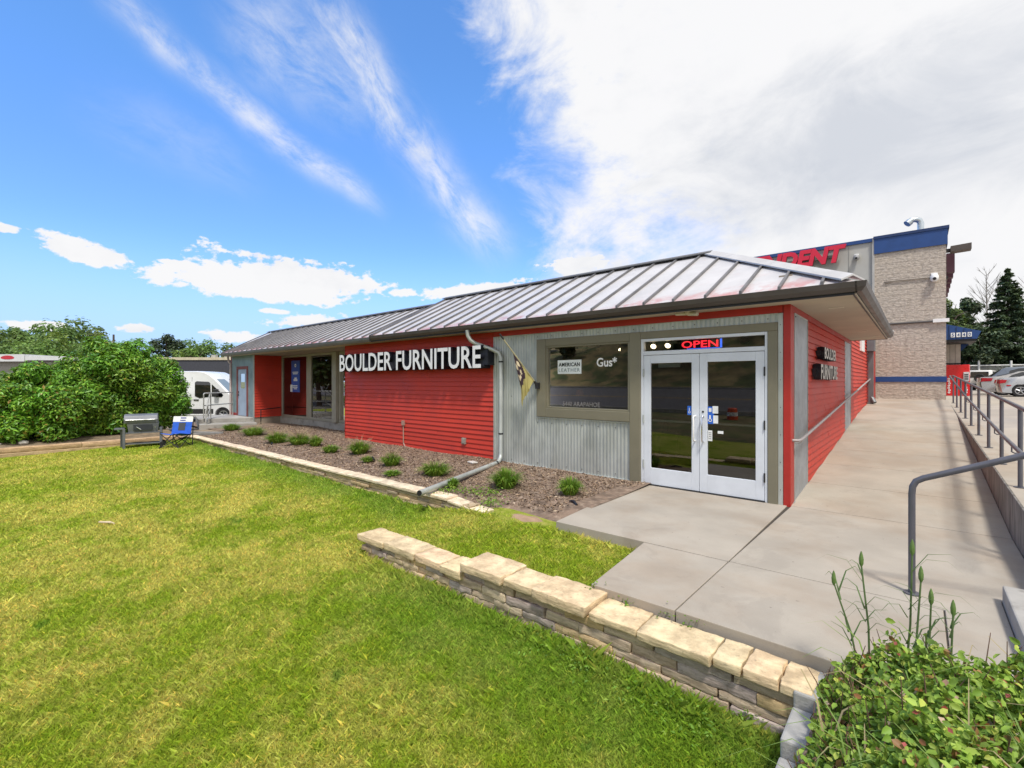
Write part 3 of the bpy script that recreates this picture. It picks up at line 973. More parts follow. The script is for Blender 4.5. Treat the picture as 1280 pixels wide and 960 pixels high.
# --- entrance: frame, transom, two doors
mb = MB(); f0, f1 = YW - .03, YW + .07
mb.box(-3.50, -3.455, f0, f1, .0, 2.405); mb.box(-1.637, -1.602, f0, f1, .0, 2.405)
mb.box(-3.455, -1.637, f0, f1, 2.36, 2.405); mb.box(-3.455, -1.637, f0, f1, 2.137, 2.20)
mb.build('door_frame', WHITE, store, bevel=.005)
MB().add([(-3.455, YW + .02, 2.20), (-1.637, YW + .02, 2.20), (-1.637, YW + .02, 2.36), (-3.455, YW + .02, 2.36)], [(0, 1, 2, 3)]).build('transom_pane', GLASS_D, store)
MB().box(-3.46, -1.63, YW - .05, YW + .05, .0, .012).build('threshold', DARK, store)
for x0, x1, side in ((-3.45, -2.549, 1), (-2.543, -1.642, -1)):
    mb = MB(); d0, d1 = YW - .022, YW + .025
    sL = .115
    mb.box(x0, x0 + sL, d0, d1, .016, 2.130); mb.box(x1 - sL, x1, d0, d1, .016, 2.130)
    mb.box(x0 + sL, x1 - sL, d0, d1, 2.0, 2.130); mb.box(x0 + sL, x1 - sL, d0, d1, .016, .285)
    dr = mb.build('entrance_door', WHITE, store, bevel=.004)
    MB().add([(x0 + sL, YW + .005, .285), (x1 - sL, YW + .005, .285), (x1 - sL, YW + .005, 2.0), (x0 + sL, YW + .005, 2.0)], [(0, 1, 2, 3)]).build('pane', GLASS_D, dr)
    MB().box(x0 + sL, x1 - sL, YW + .05, YW + .085, 1.045, 1.075).build('push_bar', WHITE_P, dr)
    xh = x1 - .06 if side > 0 else x0 + .06
    mb = MB(); mb.tube([(xh, d0, 1.17), (xh, d0 - .06, 1.17), (xh + .0 * side, d0 - .075, 1.15), (xh, d0 - .075, .81), (xh, d0 - .06, .79), (xh, d0, .79)], .012, 10)
    mb.build('handle', CHROME if side < 0 else WHITE_P, dr, smooth=True)
    xg = x0 - .002 if side > 0 else x1 + .002
    mb = MB()
    for z in (.28, 1.02, 1.78): mb.tube([(xg, d0 - .012, z), (xg, d0 - .012, z + .13)], .011, 8)
    build_each(mb, 'hinge', DARK if side < 0 else GALV, dr)
    if side > 0:
        MB().box(-3.22, -2.86, YW + .02, YW + .07, 1.93, 2.0).build('door_closer', WHITE_P, dr)
        mb = MB(); mb.box(-2.735, -2.672, YW - .004, YW + .002, 1.18, 1.32); s_ = mb.build('blue_sticker', STICK_B, dr)
        mb = MB(); mb.disc_ring((-2.703, YW - .006, 1.225), .012, .018, 0, .001, 14); mb.box(-2.708, -2.70, YW - .006, YW - .005, 1.24, 1.29)
        mb.build('sticker_symbol', STICK_W, dr)
    else:
        MB().box(-2.425, -2.335, YW - .004, YW + .002, 1.06, 1.32).build('blue_sticker', STICK_B, dr)
        mb = MB(); mb.box(-2.355, -2.275, YW - .006, YW - .001, 1.22, 1.33); mb.box(-2.345, -2.275, YW - .007, YW - .002, 1.07, 1.19)
        mb.disc_ring((-2.39, YW - .007, 1.115), .016, .026, 0, .001, 14); mb.box(-2.405, -2.38, YW - .007, YW - .005, 1.14, 1.19)
        mb.box(-2.41, -2.37, YW - .007, YW - .005, 1.24, 1.30)
        mb.build('white_sticker', STICK_W, dr)
        mb = MB(); mb.box(-2.42, -2.36, YW - .006, YW - .001, .80, .96); mb.box(-2.28, -2.20, YW - .006, YW - .001, .92, .96)
        mb.build('hours_sticker', STICK_W, dr)
        mb = MB()
        for z in (.83, .86, .89, .92): mb.box(-2.41, -2.37, YW - .0075, YW - .0065, z, z + .008)
        mb.build('sticker_lines', BLACK, dr)
        MB().tube([(-2.49, d0 - .006, 1.24), (-2.49, d0 + .002, 1.24)], .016, 12).build('lock', DARK, dr)

# --- recessed shop windows on the left
ALU = mat('beige_aluminium', (.36, .345, .29), .5, .2, var=.08)
MB().box(-19.70, -12.9, 8.36, 8.6, -.3, .285).build('window_base', CONC_G, store, bevel=.01)
SW = [(-19.66, -17.42), (-17.24, -15.42), (-15.14, -12.92)]
for x0, x1 in SW:
    mb = MB(); a, b = 8.39, 8.47
    mb.box(x0, x0 + .09, a, b, .30, 2.735); mb.box(x1 - .09, x1, a, b, .30, 2.735)
    mb.box(x0 + .09, x1 - .09, a, b, .30, .37); mb.box(x0 + .09, x1 - .09, a, b, 2.66, 2.735)
    w_ = mb.build('shop_window', ALU, store, bevel=.006)
    MB().add([(x0 + .09, 8.43, .37), (x1 - .09, 8.43, .37), (x1 - .09, 8.43, 2.66), (x0 + .09, 8.43, 2.66)], [(0, 1, 2, 3)]).build('pane', GLASS, w_)
MB().box(-15.42, -15.14, 8.28, 8.50, .286, 2.735).build('window_post', ALU, store, bevel=.01)
MB().box(-17.42, -17.24, 8.40, 8.46, .286, 2.735).build('window_post', ALU, store)
MB().box(-19.72, -12.9, 8.34, 8.5, .286, .30).build('window_sill', ALU, store)

# --- door at the left end
mb = MB()
mb.box(-21.46, -21.34, YW - .04, YW + .02, .30, 2.32); mb.box(-20.40, -20.28, YW - .04, YW + .02, .30, 2.32); mb.box(-21.34, -20.40, YW - .04, YW + .02, 2.21, 2.32)
mb.build('side_door_frame', mat('faded_red_trim', (.22, .07, .065), .7, var=.2), store)
d_ = MB()
d_.box(-21.33, -20.41, YW - .015, YW + .02, .31, 1.42); d_.box(-21.33, -20.41, YW - .015, YW + .02, 2.02, 2.20)
d_.box(-21.33, -21.10, YW - .015, YW + .02, 1.42, 2.02); d_.box(-20.62, -20.41, YW - .015, YW + .02, 1.42, 2.02)
d_ = d_.build('side_door', mat('pale_blue_door', (.34, .42, .54), .6, .1, var=.14, vs=2), store)
MB().add([(-21.10, YW, 1.42), (-20.62, YW, 1.42), (-20.62, YW, 2.02), (-21.10, YW, 2.02)], [(0, 1, 2, 3)]).build('pane', GLASS_D, d_)
mb = MB(); mb.tube([(-21.25, YW - .06, 1.15), (-21.25, YW - .01, 1.15)], .03, 10); mb.box(-21.27, -21.23, YW - .03, YW - .01, 1.2, 1.32)
mb.build('handle', DARK, d_)

# --- roof
Zr, Yr = 4.22, 9.63
Zl, Yl = 3.99, 9.26
EX = -.55
roof = MB()
e0 = 6.98
roof.add([(-11.0, e0, 2.905), (EX, e0, 2.905), (-3.1, Yr, Zr), (-11.0, Yr, Zr)], [(0, 1, 2, 3)])
roof.add([(EX, e0, 2.905), (EX, 14.97, 2.905), (-3.1, Yr, Zr)], [(0, 1, 2)])
roof.add([(EX, 14.97, 2.905), (-11, 14.97, 2.905), (-11, Yr, Zr), (-3.1, Yr, Zr)], [(0, 1, 2, 3)])
roof.add([(-11.0, e0, 2.87), (-11.0, e0, 2.905), (-11, Yr, Zr), (-11, 14.97, 2.905), (-11, 14.97, 2.80)], [(0, 1, 2, 3, 4)])
roof.add([(-22.05, e0, 2.875), (-11.0, e0, 2.875), (-11.0, Yl, Zl), (-22.95, Yl, Zl)], [(0, 1, 2, 3)])
roof.add([(-22.95, Yl, Zl), (-11, Yl, Zl), (-11, 13.2, 2.8), (-22.6, 13.2, 2.8)], [(0, 1, 2, 3)])
roof.add([(-22.05, e0, 2.873), (-22.95, Yl, Zl - .002), (-22.6, 13.2, 2.80)], [(0, 1, 2)])
roof.add([(-22.05, e0, 2.78), (-11, e0, 2.78), (-11, 13.2, 2.78), (-22.6, 13.2, 2.78)], [(0, 1, 2, 3)])
roof.add([(-11, e0 + .05, 2.79), (EX - .01, e0 + .05, 2.79), (EX - .01, 14.9, 2.79), (-11, 14.9, 2.79)], [(0, 1, 2, 3)])
roof = roof.build('roof', ROOF, store)
rs = (Zr - 2.905) / (Yr - e0); ls = (Zl - 2.875) / (Yl - e0)


def seam(mb, x, ya, za, yb, zb, dx=0.):
    w = .017; h = .045
    mb.hexa([(x - w, ya, za), (x + w, ya, za), (x + dx + w, yb, zb), (x + dx - w, yb, zb)], [(x - w, ya, za + h), (x + w, ya, za + h), (x + dx + w, yb, zb + h), (x + dx - w, yb, zb + h)])
mb = MB()
k = 0
x = -.914
while x > -10.95:
    ytop = Yr if x < -3.1 else e0 + (EX - x) / (EX + 3.1) * (Yr - e0)
    seam(mb, x, e0 + .005, 2.905 + .005 * rs, ytop - .03, 2.905 + (ytop - .03 - e0) * rs)
    x -= .475
x = -11.40
while x > -22.0:
    seam(mb, x, e0 + .005, 2.878, Yl - .03, 2.875 + (Yl - .03 - e0) * ls)
    x -= .475
build_each(mb, 'roof_seam', ROOF_SEAM, roof)
mb = MB()
def capstrip(mb, a, b, w, h=.03):
    a = Vector(a); b = Vector(b); d = (b - a); s_ = Vector((d.y, -d.x, 0)).normalized() * w
    for sg in (1, -1):
        p = [a, b, b + s_ * sg - Vector((0, 0, w * .45)), a + s_ * sg - Vector((0, 0, w * .45))]
        lo = [q + Vector((0, 0, h * .2)) for q in p]; hi = [q + Vector((0, 0, h * .2 + .022)) for q in p]
        mb.hexa(lo, hi)
capstrip(mb, (-3.1, Yr, Zr + .05), (-.60, 7.03, 2.985), .15)
capstrip(mb, (-3.1, Yr, Zr + .05), (EX - .03, 14.9, 2.98), .15)
build_each(mb, 'hip_cap', mat('hip_cap_metal', (.52, .51, .51), .45, .25, var=.1), roof)
mb = MB()
capstrip(mb, (-11.02, Yr, Zr + .045), (-3.08, Yr, Zr + .05), .13)
capstrip(mb, (-22.97, Yl, Zl + .045), (-11.0, Yl, Zl + .045), .13)
build_each(mb, 'ridge_cap', mat('ridge_dark', (.13, .13, .135), .5, .3, var=.1), roof)
mb = MB()   # edge of the higher roof over the lower one, and the slanting verge at the left end
mb.hexa([(-11.04, e0, 2.86), (-10.96, e0, 2.86), (-10.96, Yr, Zr - .04), (-11.04, Yr, Zr - .04)], [(-11.04, e0, 2.935), (-10.96, e0, 2.935), (-10.96, Yr, Zr + .03), (-11.04, Yr, Zr + .03)])
mb.hexa([(-22.11, e0 - .02, 2.80), (-22.02, e0 - .02, 2.80), (-22.92, Yl, Zl - .07), (-23.01, Yl, Zl - .07)], [(-22.11, e0 - .02, 2.905), (-22.02, e0 - .02, 2.905), (-22.92, Yl, Zl + .03), (-23.01, Yl, Zl + .03)])
build_each(mb, 'verge_trim', GUTTER, roof)

# soffit and gutters
mb = MB()
mb.box(-11, -.57, 7.03, YW - .0, 2.758, 2.775); mb.box(XW + .0, -.57, YW, 14.95, 2.758, 2.775)
mb.box(-22.1, -11.002, 7.03, YW, 2.756, 2.772); mb.box(-19.7, -12.9, YW, 8.5, 2.754, 2.770)
mb.build('soffit', SOFF, store)
mb = MB()
for k, x in enumerate((-18.9, -17.6, -16.4, -15.0, -13.6)): mb.box(x - .25, x + .25, 7.55, 7.72, 2.744, 2.7535)
build_each(mb, 'soffit_vent', mat('vent_pale', (.50, .46, .38), .7), store)
def gut_profile(s=1.): return [(.0, 2.895), (.0, 2.785), (-.062, 2.785), (-.105, 2.835), (-.118, 2.90), (-.10, 2.905), (-.092, 2.88)]
mb = MB()
pf = [(7.045 + a, z) for a, z in gut_profile()]
mb.prism(pf, -10.98, -.555, 'x')
mb.prism([(-.575 - a, z) for a, z in gut_profile()], 7.03, 14.99, 'y')
# mitre at the corner
mb.add([(-.575, 7.045, 2.785), (-.513, 6.983, 2.785), (-.47, 6.94, 2.835), (-.457, 6.927, 2.90), (-.575, 7.045, 2.90),
        (-.575, 6.983, 2.785), (-.575, 6.94, 2.835), (-.575, 6.927, 2.90), (-.513, 7.045, 2.785), (-.47, 7.045, 2.835), (-.457, 7.045, 2.90)],
       [(0, 1, 5), (1, 2, 6, 5), (2, 3, 7, 6), (3, 4, 7), (0, 8, 1), (1, 8, 9, 2), (2, 9, 10, 3), (3, 10, 4)])
gu = mb.build('gutter', GUTTER, store)
mb = MB(); mb.prism([(7.045 + a, z - .028) for a, z in gut_profile()], -22.1, -10.985, 'x'); mb.build('gutter', mat('gutter_grey', (.16, .165, .175), .45, .3, var=.12, vs=2), store)
mb = MB()
mb.box(-10.98, -.585, 7.012, 7.028, 2.752, 2.783); mb.box(-.605, -.585, 7.03, 14.97, 2.752, 2.783); mb.box(-1.33, -.59, 14.955, 14.985, 2.75, 2.80)
build_each(mb, 'soffit_edge', DARK, store)
# rear part of the side wall: eave box, rain head and conductor
mb = MB(); mb.box(-1.30, -1.10, 19.6, 20.1, 2.72, 3.15); mb.box(-1.28, -1.14, 19.8, 19.95, .95, 2.72); mb.tube([(-1.2, 19.87, 1.2), (-1.1, 19.75, 1.0)], .06)
mb.build('rain_conductor', mat('grey_conductor', (.16, .17, .18), .5, .3), store)
MB().box(-1.32, -1.2, 20.2, 21.9, .6, 3.3).build('rear_red_wall', RED_T, store)
mb = MB(); mb.box(-1.33, -1.27, 17.3, 18.3, 2.62, 3.0); mb.build('utility_box', WHITE_P, store)
# downspout in front
mb = MB()
mb.tube([(-7.29, 6.99, 2.80), (-7.285, 7.0, 2.68), (-7.24, 7.04, 2.58), (-7.15, 7.10, 2.51), (-6.75, 7.24, 2.36), (-6.64, 7.28, 2.30), (-6.60, 7.29, 2.2), (-6.60, 7.29, .20), (-6.585, 7.26, .12), (-6.54, 7.16, .06), (-6.49, 7.04, .045), (-5.55, 4.45, .07), (-5.50, 4.31, .075)], .045, 10)
mb.build('downspout', GALV, store, smooth=True)
mb = MB()
for z in (.6, 2.1): mb.tube([(-6.6, 7.29, z), (-6.6, 7.29, z + .03)], .05, 10)
mb.tube([(-6.49, 7.04, .045), (-6.47, 6.99, .046)], .052, 10)
build_each(mb, 'downspout_strap', DARK, store)
MB().tube([(-5.53, 4.39, .0735), (-5.498, 4.302, .076)], .041, 10).build('downspout_mouth', BLACK, store)
mb = MB(); mb.tube([(-22.2, 7.25, 2.78), (-22.2, 7.28, 2.55), (-22.1, 7.32, 2.45), (-22.1, 7.32, .3)], .04, 8)
mb.build('end_downspout', mat('pale_pink_metal', (.5, .42, .40), .5), store, smooth=True)
# conduit and outlet on the red wall
mb = MB()
mb.tube([(-10.02, YW - .03, .60), (-10.02, YW - .03, .12), (-9.97, YW - .03, .05), (-9.9, YW - .03, .03), (-9.2, YW - .03, .0), (-6.95, YW - .03, .0)], .018, 8)
mb.box(-10.07, -9.97, YW - .06, YW - .01, .58, .70)
mb.build('conduit', mat('pinkish_conduit', (.42, .27, .22), .6, .2), store)
mb = MB(); mb.box(-7.83, -7.71, YW - .055, YW - .01, .29, .43); mb.box(-7.80, -7.74, YW - .07, YW - .055, .31, .41)
mb.build('outlet_box', mat('outlet_metal', (.35, .33, .29), .5, .3), store, bevel=.006)
# black low rail by the recess
mb = MB(); mb.tube([(-19.2, 7.42, -.05), (-19.2, 7.42, .62), (-19.55, 8.30, .66)], .02, 8)
mb.build('recess_rail', BLACK, store)
# handrail along the ramp wall
def hr(y): return .885 + .073 * (y - 7.5)
mb = MB()
mb.tube([(XW + .01, 7.47, .885), (XW + .08, 7.48, .886), (XW + .10, 7.56, .893), (XW + .10, 20.6, hr(20.6))], .021, 10)
mb.build('wall_handrail', mat('wall_rail_paint', (.36, .33, .33), .5, .2, var=.1), store, smooth=True)
mb = MB()
for y in (7.7, 10.6, 13.7, 16.8, 19.8): mb.tube([(XW + .0, y, hr(y) - .07), (XW + .07, y, hr(y) - .07), (XW + .10, y, hr(y) - .01)], .009, 6)
build_each(mb, 'handrail_bracket', PIPE_L, store)
MB().box(XW - .005, XW + .03, 7.5, 15, -.02, .02).build('base_flashing', GALV, store)
# soffit floodlight
mb = MB(); mb.tube([(-2.66, 7.20, 2.758), (-2.66, 7.20, 2.72)], .05, 12); mb.tube([(-2.66, 7.20, 2.735), (-2.50, 7.13, 2.71)], .03, 8); mb.tube([(-2.66, 7.20, 2.735), (-2.84, 7.16, 2.74)], .022, 8)
mb.build('soffit_light', mat('cream_plastic', (.55, .50, .38), .5), store, smooth=True)
mb = MB(); mb.box(-.98, -.80, 8.1, 8.16, 2.752, 2.757); mb.box(-.95, -.8, 12.2, 12.26, 2.752, 2.757); mb.box(-.8, -.68, 13.8, 13.85, 2.752, 2.757)
build_each(mb, 'soffit_slot', mat('slot_pale', (.68, .62, .5), .7), store)

# ------------------------------------------------------------------ signs on the store
SIGN_W = mat('sign_white', (.74, .75, .78), .5, var=.04)
SIGN_K = mat('sign_return', (.010, .012, .020), .45)
sg = thing('store_sign', (-9.8, 7.05, 1.95), 'large white channel letters on black returns across the red front wall', 'sign')
lettering('letters', 'BOULDER FURNITURE', 5.72, .485, (-12.67, 7.09, 1.985), (1, 0, .0), (0, 0, 1), .04, [SIGN_W, SIGN_K], sg, bold=.016)
lettering('letter_returns', 'BOULDER FURNITURE', 5.74, .505, (-12.68, 7.32, 1.975), (1, 0, 0), (0, 0, 1), .228, [SIGN_K], sg, bold=.024)
mb = MB(); mb.box(-12.6, -6.84, 7.14, 7.345, 2.05, 2.39)
mb.build('raceway', SIGN_K, sg)
sg = thing('wall_sign', (-1.2, 10.2, 1.7), 'small two line steel letter sign on the ramp side wall', 'sign')
STEEL_L = mat('brushed_letters', (.50, .47, .43), .45, .4)
for txt, y0, w, z, h in (('BOULDER', 9.42, 1.42, 2.085, .20), ('FURNITURE', 9.03, 2.02, 1.735, .25)):
    lettering('letters', txt, w, h, (-1.215, y0, z), (0, 1, 0), (0, 0, 1), .025, [STEEL_L, SIGN_K], sg, bold=.03)
    lettering('letter_returns', txt, w, h + .01, (-1.30, y0, z - .005), (0, 1, 0), (0, 0, 1), .084, [SIGN_K], sg, bold=.04)
    MB().box(-1.31, -1.25, y0 - .03, y0 + w, z + .05, z + h - .06).build('raceway', SIGN_K, sg)

# window and door graphics
pl = thing('window_sign', (-5.2, 7.385, 1.8), 'white AMERICAN LEATHER panel in the picture window', 'sign')
MB().box(-5.215, -4.69, 7.378, 7.386, 1.845, 2.105).build('panel', mat('panel_white', (.80, .84, .83), .5), pl)
INK = mat('ink', (.012, .02, .022), .6)
lettering('lettering', 'AMERICAN', .47, .072, (-5.188, 7.3775, 1.985), (1, 0, 0), (0, 0, 1), .004, [INK], pl, bold=.025, spacing=1.1)
lettering('lettering', 'LEATHER', .47, .065, (-5.188, 7.3775, 1.885), (1, 0, 0), (0, 0, 1), .004, [mat('ink_grey', (.22, .27, .28), .6)], pl, spacing=1.25)
o = lettering('window_lettering', 'Gus*', .40, .165, (-4.365, 7.383, 1.965), (1, 0, 0), (0, 0, 1), .004, [mat('vinyl_white', (.85, .85, .85), .5)], None, bold=.018)
tag(o, 'white Gus* vinyl lettering on the picture window glass', 'lettering')
o = lettering('address_lettering', '5440 ARAPAHOE', .80, .085, (-5.10, 7.383, 1.24), (1, 0, 0), (0, 0, 1), .004, [mat('vinyl_grey', (.19, .18, .18), .5)], None, bold=.012)
tag(o, 'dark 5440 ARAPAHOE address lettering low on the picture window', 'lettering')
ns = thing('open_sign', (-2.55, 7.42, 2.2), 'red neon OPEN sign with a blue edge in the transom', 'neon sign')
MB().box(-2.86, -2.225, 7.425, 7.45, 2.207, 2.352).build('backing', BLACK, ns)
lettering('neon_letters', 'OPEN', .555, .108, (-2.845, 7.424, 2.229), (1, 0, 0), (0, 0, 1), .012, [glow_mat('neon_red', (1., .03, .05), 2.2)], ns, bold=.012)
mb = MB(); mb.box(-2.262, -2.235, 7.414, 7.424, 2.215, 2.348); mb.box(-2.76, -2.262, 7.414, 7.424, 2.209, 2.219)
mb.build('neon_border', glow_mat('neon_blue', (.05, .18, 1.), 1.8), ns)
ps = thing('poster', (-18.45, 8.42, 1.25), 'tall blue poster on the leftmost shop window', 'poster')
MB().box(-18.82, -18.12, 8.418, 8.426, 1.29, 2.52).build('sheet', mat('poster_blue', (.035, .10, .42), .5, var=.15, vs=5), ps)
mb = MB()
mb.disc_ring((-18.47, 8.413, 2.33), .03, .07, 0, .002, 14)
for x0, x1, z in ((-18.72, -18.24, 2.05), (-18.68, -18.28, 1.99), (-18.75, -18.3, 1.52), (-18.7, -18.3, 1.46), (-18.6, -18.34, 1.40)): mb.box(x0, x1, 8.412, 8.4175, z, z + .035)
mb.box(-18.62, -18.30, 8.412, 8.4175, 1.72, 1.80); mb.box(-18.55, -18.36, 8.412, 8.4175, 1.80, 1.86); mb.box(-18.9, -18.72, 8.412, 8.4175, 1.30, 1.58)
mb.build('white_print', STICK_W, ps)

# flag
fl = thing('flag', (-5.66, 7.3, 1.6), 'limp olive flag with a dark pattern on a slanted pole by the picture window', 'flag')
mb = MB(); A = Vector((-5.64, 7.30, 1.62)); T = Vector((-6.10, 6.71, 2.61))
mb.tube([A, T], [.014, .012], 8); mb.build('flagpole', mat('pole_pale', (.42, .38, .22), .5, .2), fl)
MB().tube([A + (T - A) * .90, T + (T - A) * .01], .0165, 8).build('pole_tip', BLACK, fl)
mb = MB(); mb.box(-5.68, -5.60, 7.27, 7.335, 1.56, 1.68); mb.tube([(-5.64, 7.30, 1.60), A + (T - A) * .09], .024, 8)
mb.build('bracket', DARK, fl)
m_ = bpy.data.materials.new('flag_cloth'); m_.use_nodes = True
t = NT(m_.node_tree); b = m_.node_tree.nodes['Principled BSDF']
at = t.n('ShaderNodeAttribute'); at.attribute_name = 'Col'
t.put(b.inputs['Base Color'], at.outputs['Color']); b.inputs['Roughness'].default_value = .8
nu, nv = 24, 40
V = []; C = []
for j in range(nv + 1):
    q = j / nv
    for i in range(nu + 1):
        s = i / nu
        att = A + (T - A) * (.10 + .56 * s)            # along the pole
        # gathered cloth: hangs straight down, its far edge is longest
        L = lerp(.20, .98, s) if s < .8 else lerp(.98, .95, (s - .8) / .2)
        gather = Vector((lerp(-5.76, att.x, .35) - att.x, lerp(7.1, att.y, .4) - att.y, 0)) * min(1, q * 1.3)
        fold = .028 * math.sin(s * 17 + q * 2.2) * q ** .6
        p = att + gather + Vector((fold * .8, fold * -.6, -L * q))
        V.append(tuple(p - Vector((-5.66, 7.3, 1.6))))
        col = (.40, .355, .13)
        ds = ((s - .82) / .36) ** 2 + ((q - .30) / .33) ** 2
        if ds < 1 + .25 * math.sin(9 * s + 13 * q): col = (.035, .018, .028)
        for cs, cq, r1, r2 in ((.80, .14, .10, .06), (.70, .30, .08, .06), (.84, .44, .12, .045), (.92, .26, .06, .06)):
            if ((s - cs) / r1) ** 2 + ((q - cq) / r2) ** 2 < 1: col = (.62, .53, .36)
        C.append(col)
F = [(j * (nu + 1) + i, j * (nu + 1) + i + 1, (j + 1) * (nu + 1) + i + 1, (j + 1) * (nu + 1) + i) for j in range(nv) for i in range(nu)]
o = np_mesh('cloth', V, F, m_, np.array(C, np.float32), fl, True)

# ------------------------------------------------------------------ inside the store
LAMP = glow_mat('lamp_warm', (1., .78, .5), 9.)
def track(loc, heads, label, lit=(), hz=2.66):
    r_ = thing('track_light', loc, label, 'lamp')
    MB().box(loc[0] - .55, loc[0] + .55, loc[1] - .02, loc[1] + .02, 2.70, 2.735).build('rail', BLACK, r_)
    for i, (dx, tx, ty) in enumerate(heads):
        p = Vector((loc[0] + dx, loc[1], hz)); q = p + Vector((tx, ty, -.9)).normalized() * .16
        mb = MB(); mb.tube([(p.x, p.y, 2.70), p], .012, 6); mb.tube([p, p + (q - p) * .45, q], [.03, .045, .055], 10)
        h = mb.build('lamp_head', BLACK, r_)
        if i in lit:
            d = (q - p).normalized(); MB().tube([q, q + d * .006], .046, 12).build('bulb', LAMP, h)
track((-4.75, 8.3, 2.735), [(-.4, -.5, .2), (-.1, .1, -.3), (.3, .6, -.2)], 'black track light behind the top of the picture window', (2,), 2.46)
track((-3.27, 7.75, 2.735), [(-.15, .1, -1.1), (.1, .1, -1.1)], 'track light with two lit bulbs behind the transom', (0, 1), 2.40)
o = MB(); o.tube([(-2.02, 7.7, 2.74), (-2.02, 7.7, 2.50)], .012, 6); o.tube([(-2.05, 7.72, 2.44), (-1.98, 7.66, 2.30)], [.03, .07], 10)
o = o.build('spot_lamp', BLACK); tag(o, 'single black spot lamp right of the OPEN sign', 'lamp')
o = MB(); o.box(-4.2, -3.98, 7.95, 8.0, 2.18, 2.38); o = o.build('hanging_box_sign', BLACK); tag(o, 'small black box sign hanging inside above the Gus* lettering', 'sign')
sf = thing('sofa', (-5.0, 9.2, 0), 'dark sofa in the showroom behind the picture window', 'sofa')
SOFA = mat('sofa_grey', (.07, .07, .09), .8)
mb = MB(); mb.box(-6.0, -4.0, 8.8, 9.7, .15, .45); mb.build('seat', SOFA, sf, bevel=.05)
MB().box(-6.0, -4.0, 9.5, 9.75, .45, .9).build('backrest', SOFA, sf, bevel=.05)
for x in (-6.2, -4.0): MB().box(x, x + .2, 8.8, 9.75, .12, .65).build('armrest', SOFA, sf, bevel=.04)
tl = thing('table_lamp', (-5.25, 8.2, 0), 'small table lamp with an orange shade inside the picture window', 'lamp')
MB().tube([(-5.25, 8.2, 0), (-5.25, 8.2, .04), (-5.25, 8.2, .06), (-5.25, 8.2, 1.42)], [.12, .12, .015, .012], 10).build('stem', DARK, tl)
MB().tube([(-5.25, 8.2, 1.42), (-5.25, 8.2, 1.54)], [.09, .06], 14).build('lamp_shade', mat('orange_shade', (.6, .25, .1), .6), tl)
bn_ = thing('bench', (-14.6, 8.9, 0), 'yellow wooden bench inside the left shop window', 'bench')
YEL = mat('yellow_wood', (.45, .26, .05), .5)
MB().box(-15.6, -13.2, 8.75, 9.15, .72, .80).build('seat', YEL, bn_, bevel=.01)
for x in (-15.5, -13.3):
    for y in (8.8, 9.1): MB().tube([(x, y, .0), (x * .995, y, .72)], .03, 8).build('leg', YEL, bn_)
ch = thing('chair', (-18.6, 9.2, 0), 'dark wooden chair inside below the blue poster', 'chair')
BRN = mat('dark_wood', (.10, .035, .02), .5)
MB().box(-18.85, -18.4, 9.0, 9.45, .44, .48).build('seat', BRN, ch, bevel=.01)
MB().box(-18.85, -18.4, 9.42, 9.46, .62, .95).build('backrest', BRN, ch, bevel=.01)
for x in (-18.83, -18.42):
    for y in (9.02, 9.44): MB().box(x - .02, x + .02, y - .02, y + .02, 0, .44 if y < 9.2 else .95).build('leg', BRN, ch)

# ================================================================== GARDEN WALLS
def gridbox(x0, x1, y0, y1, z0, z1, step, jit, rng, rot=0.):
    nx = max(1, round((x1 - x0) / step)); ny = max(1, round((y1 - y0) / step)); nz = max(1, round((z1 - z0) / step))
    idx = {}; V = []; F = []
    jx = {}

    def vid(i, j, k):
        key = (i, j, k)
        if key not in idx:
            idx[key] = len(V)
            V.append([x0 + (x1 - x0) * i / nx + rng.uniform(-jit, jit), y0 + (y1 - y0) * j / ny + rng.uniform(-jit, jit), z0 + (z1 - z0) * k / nz + rng.uniform(-jit, jit) * .5])
        return idx[key]
    for i in range(nx):
        for j in range(ny):
            F.append((vid(i, j, 0), vid(i, j + 1, 0), vid(i + 1, j + 1, 0), vid(i + 1, j, 0)))
            F.append((vid(i, j, nz), vid(i + 1, j, nz), vid(i + 1, j + 1, nz), vid(i, j + 1, nz)))
    for i in range(nx):
        for k in range(nz):
            F.append((vid(i, 0, k), vid(i + 1, 0, k), vid(i + 1, 0, k + 1), vid(i, 0, k + 1)))
            F.append((vid(i, ny, k), vid(i, ny, k + 1), vid(i + 1, ny, k + 1), vid(i + 1, ny, k)))
    for j in range(ny):
        for k in range(nz):
            F.append((vid(0, j, k), vid(0, j, k + 1), vid(0, j + 1, k + 1), vid(0, j + 1, k)))
            F.append((vid(nx, j, k), vid(nx, j + 1, k), vid(nx, j + 1, k + 1), vid(nx, j, k + 1)))
    return V, F


class Stones:
    def __init__(s): s.V = []; s.F = []; s.C = []

    def add(s, bx, step, jit, rng, col):
        V, F = gridbox(*bx, step, jit, rng)
        k = len(s.V); s.V += V; s.F += [tuple(i + k for i in f) for f in F]; s.C += [col] * len(V)

    def build(s, name, m, parent, bevel=.008):
        off = OFF.get(parent, Vector())
        o = np_mesh(name, np.array(s.V) - np.array(off)[None], np.array(s.F), m, np.array(s.C, np.float32), parent)
        bv = o.modifiers.new('bevel', 'BEVEL'); bv.width = bevel; bv.segments = 2; bv.limit_method = 'ANGLE'; bv.angle_limit = R(35)
        return o


def jitcol(c, rng, a=.12):
    k = rng.uniform(1 - a, 1 + a)
    return tuple(max(.01, v * k * rng.uniform(.975, 1.025)) for v in c)


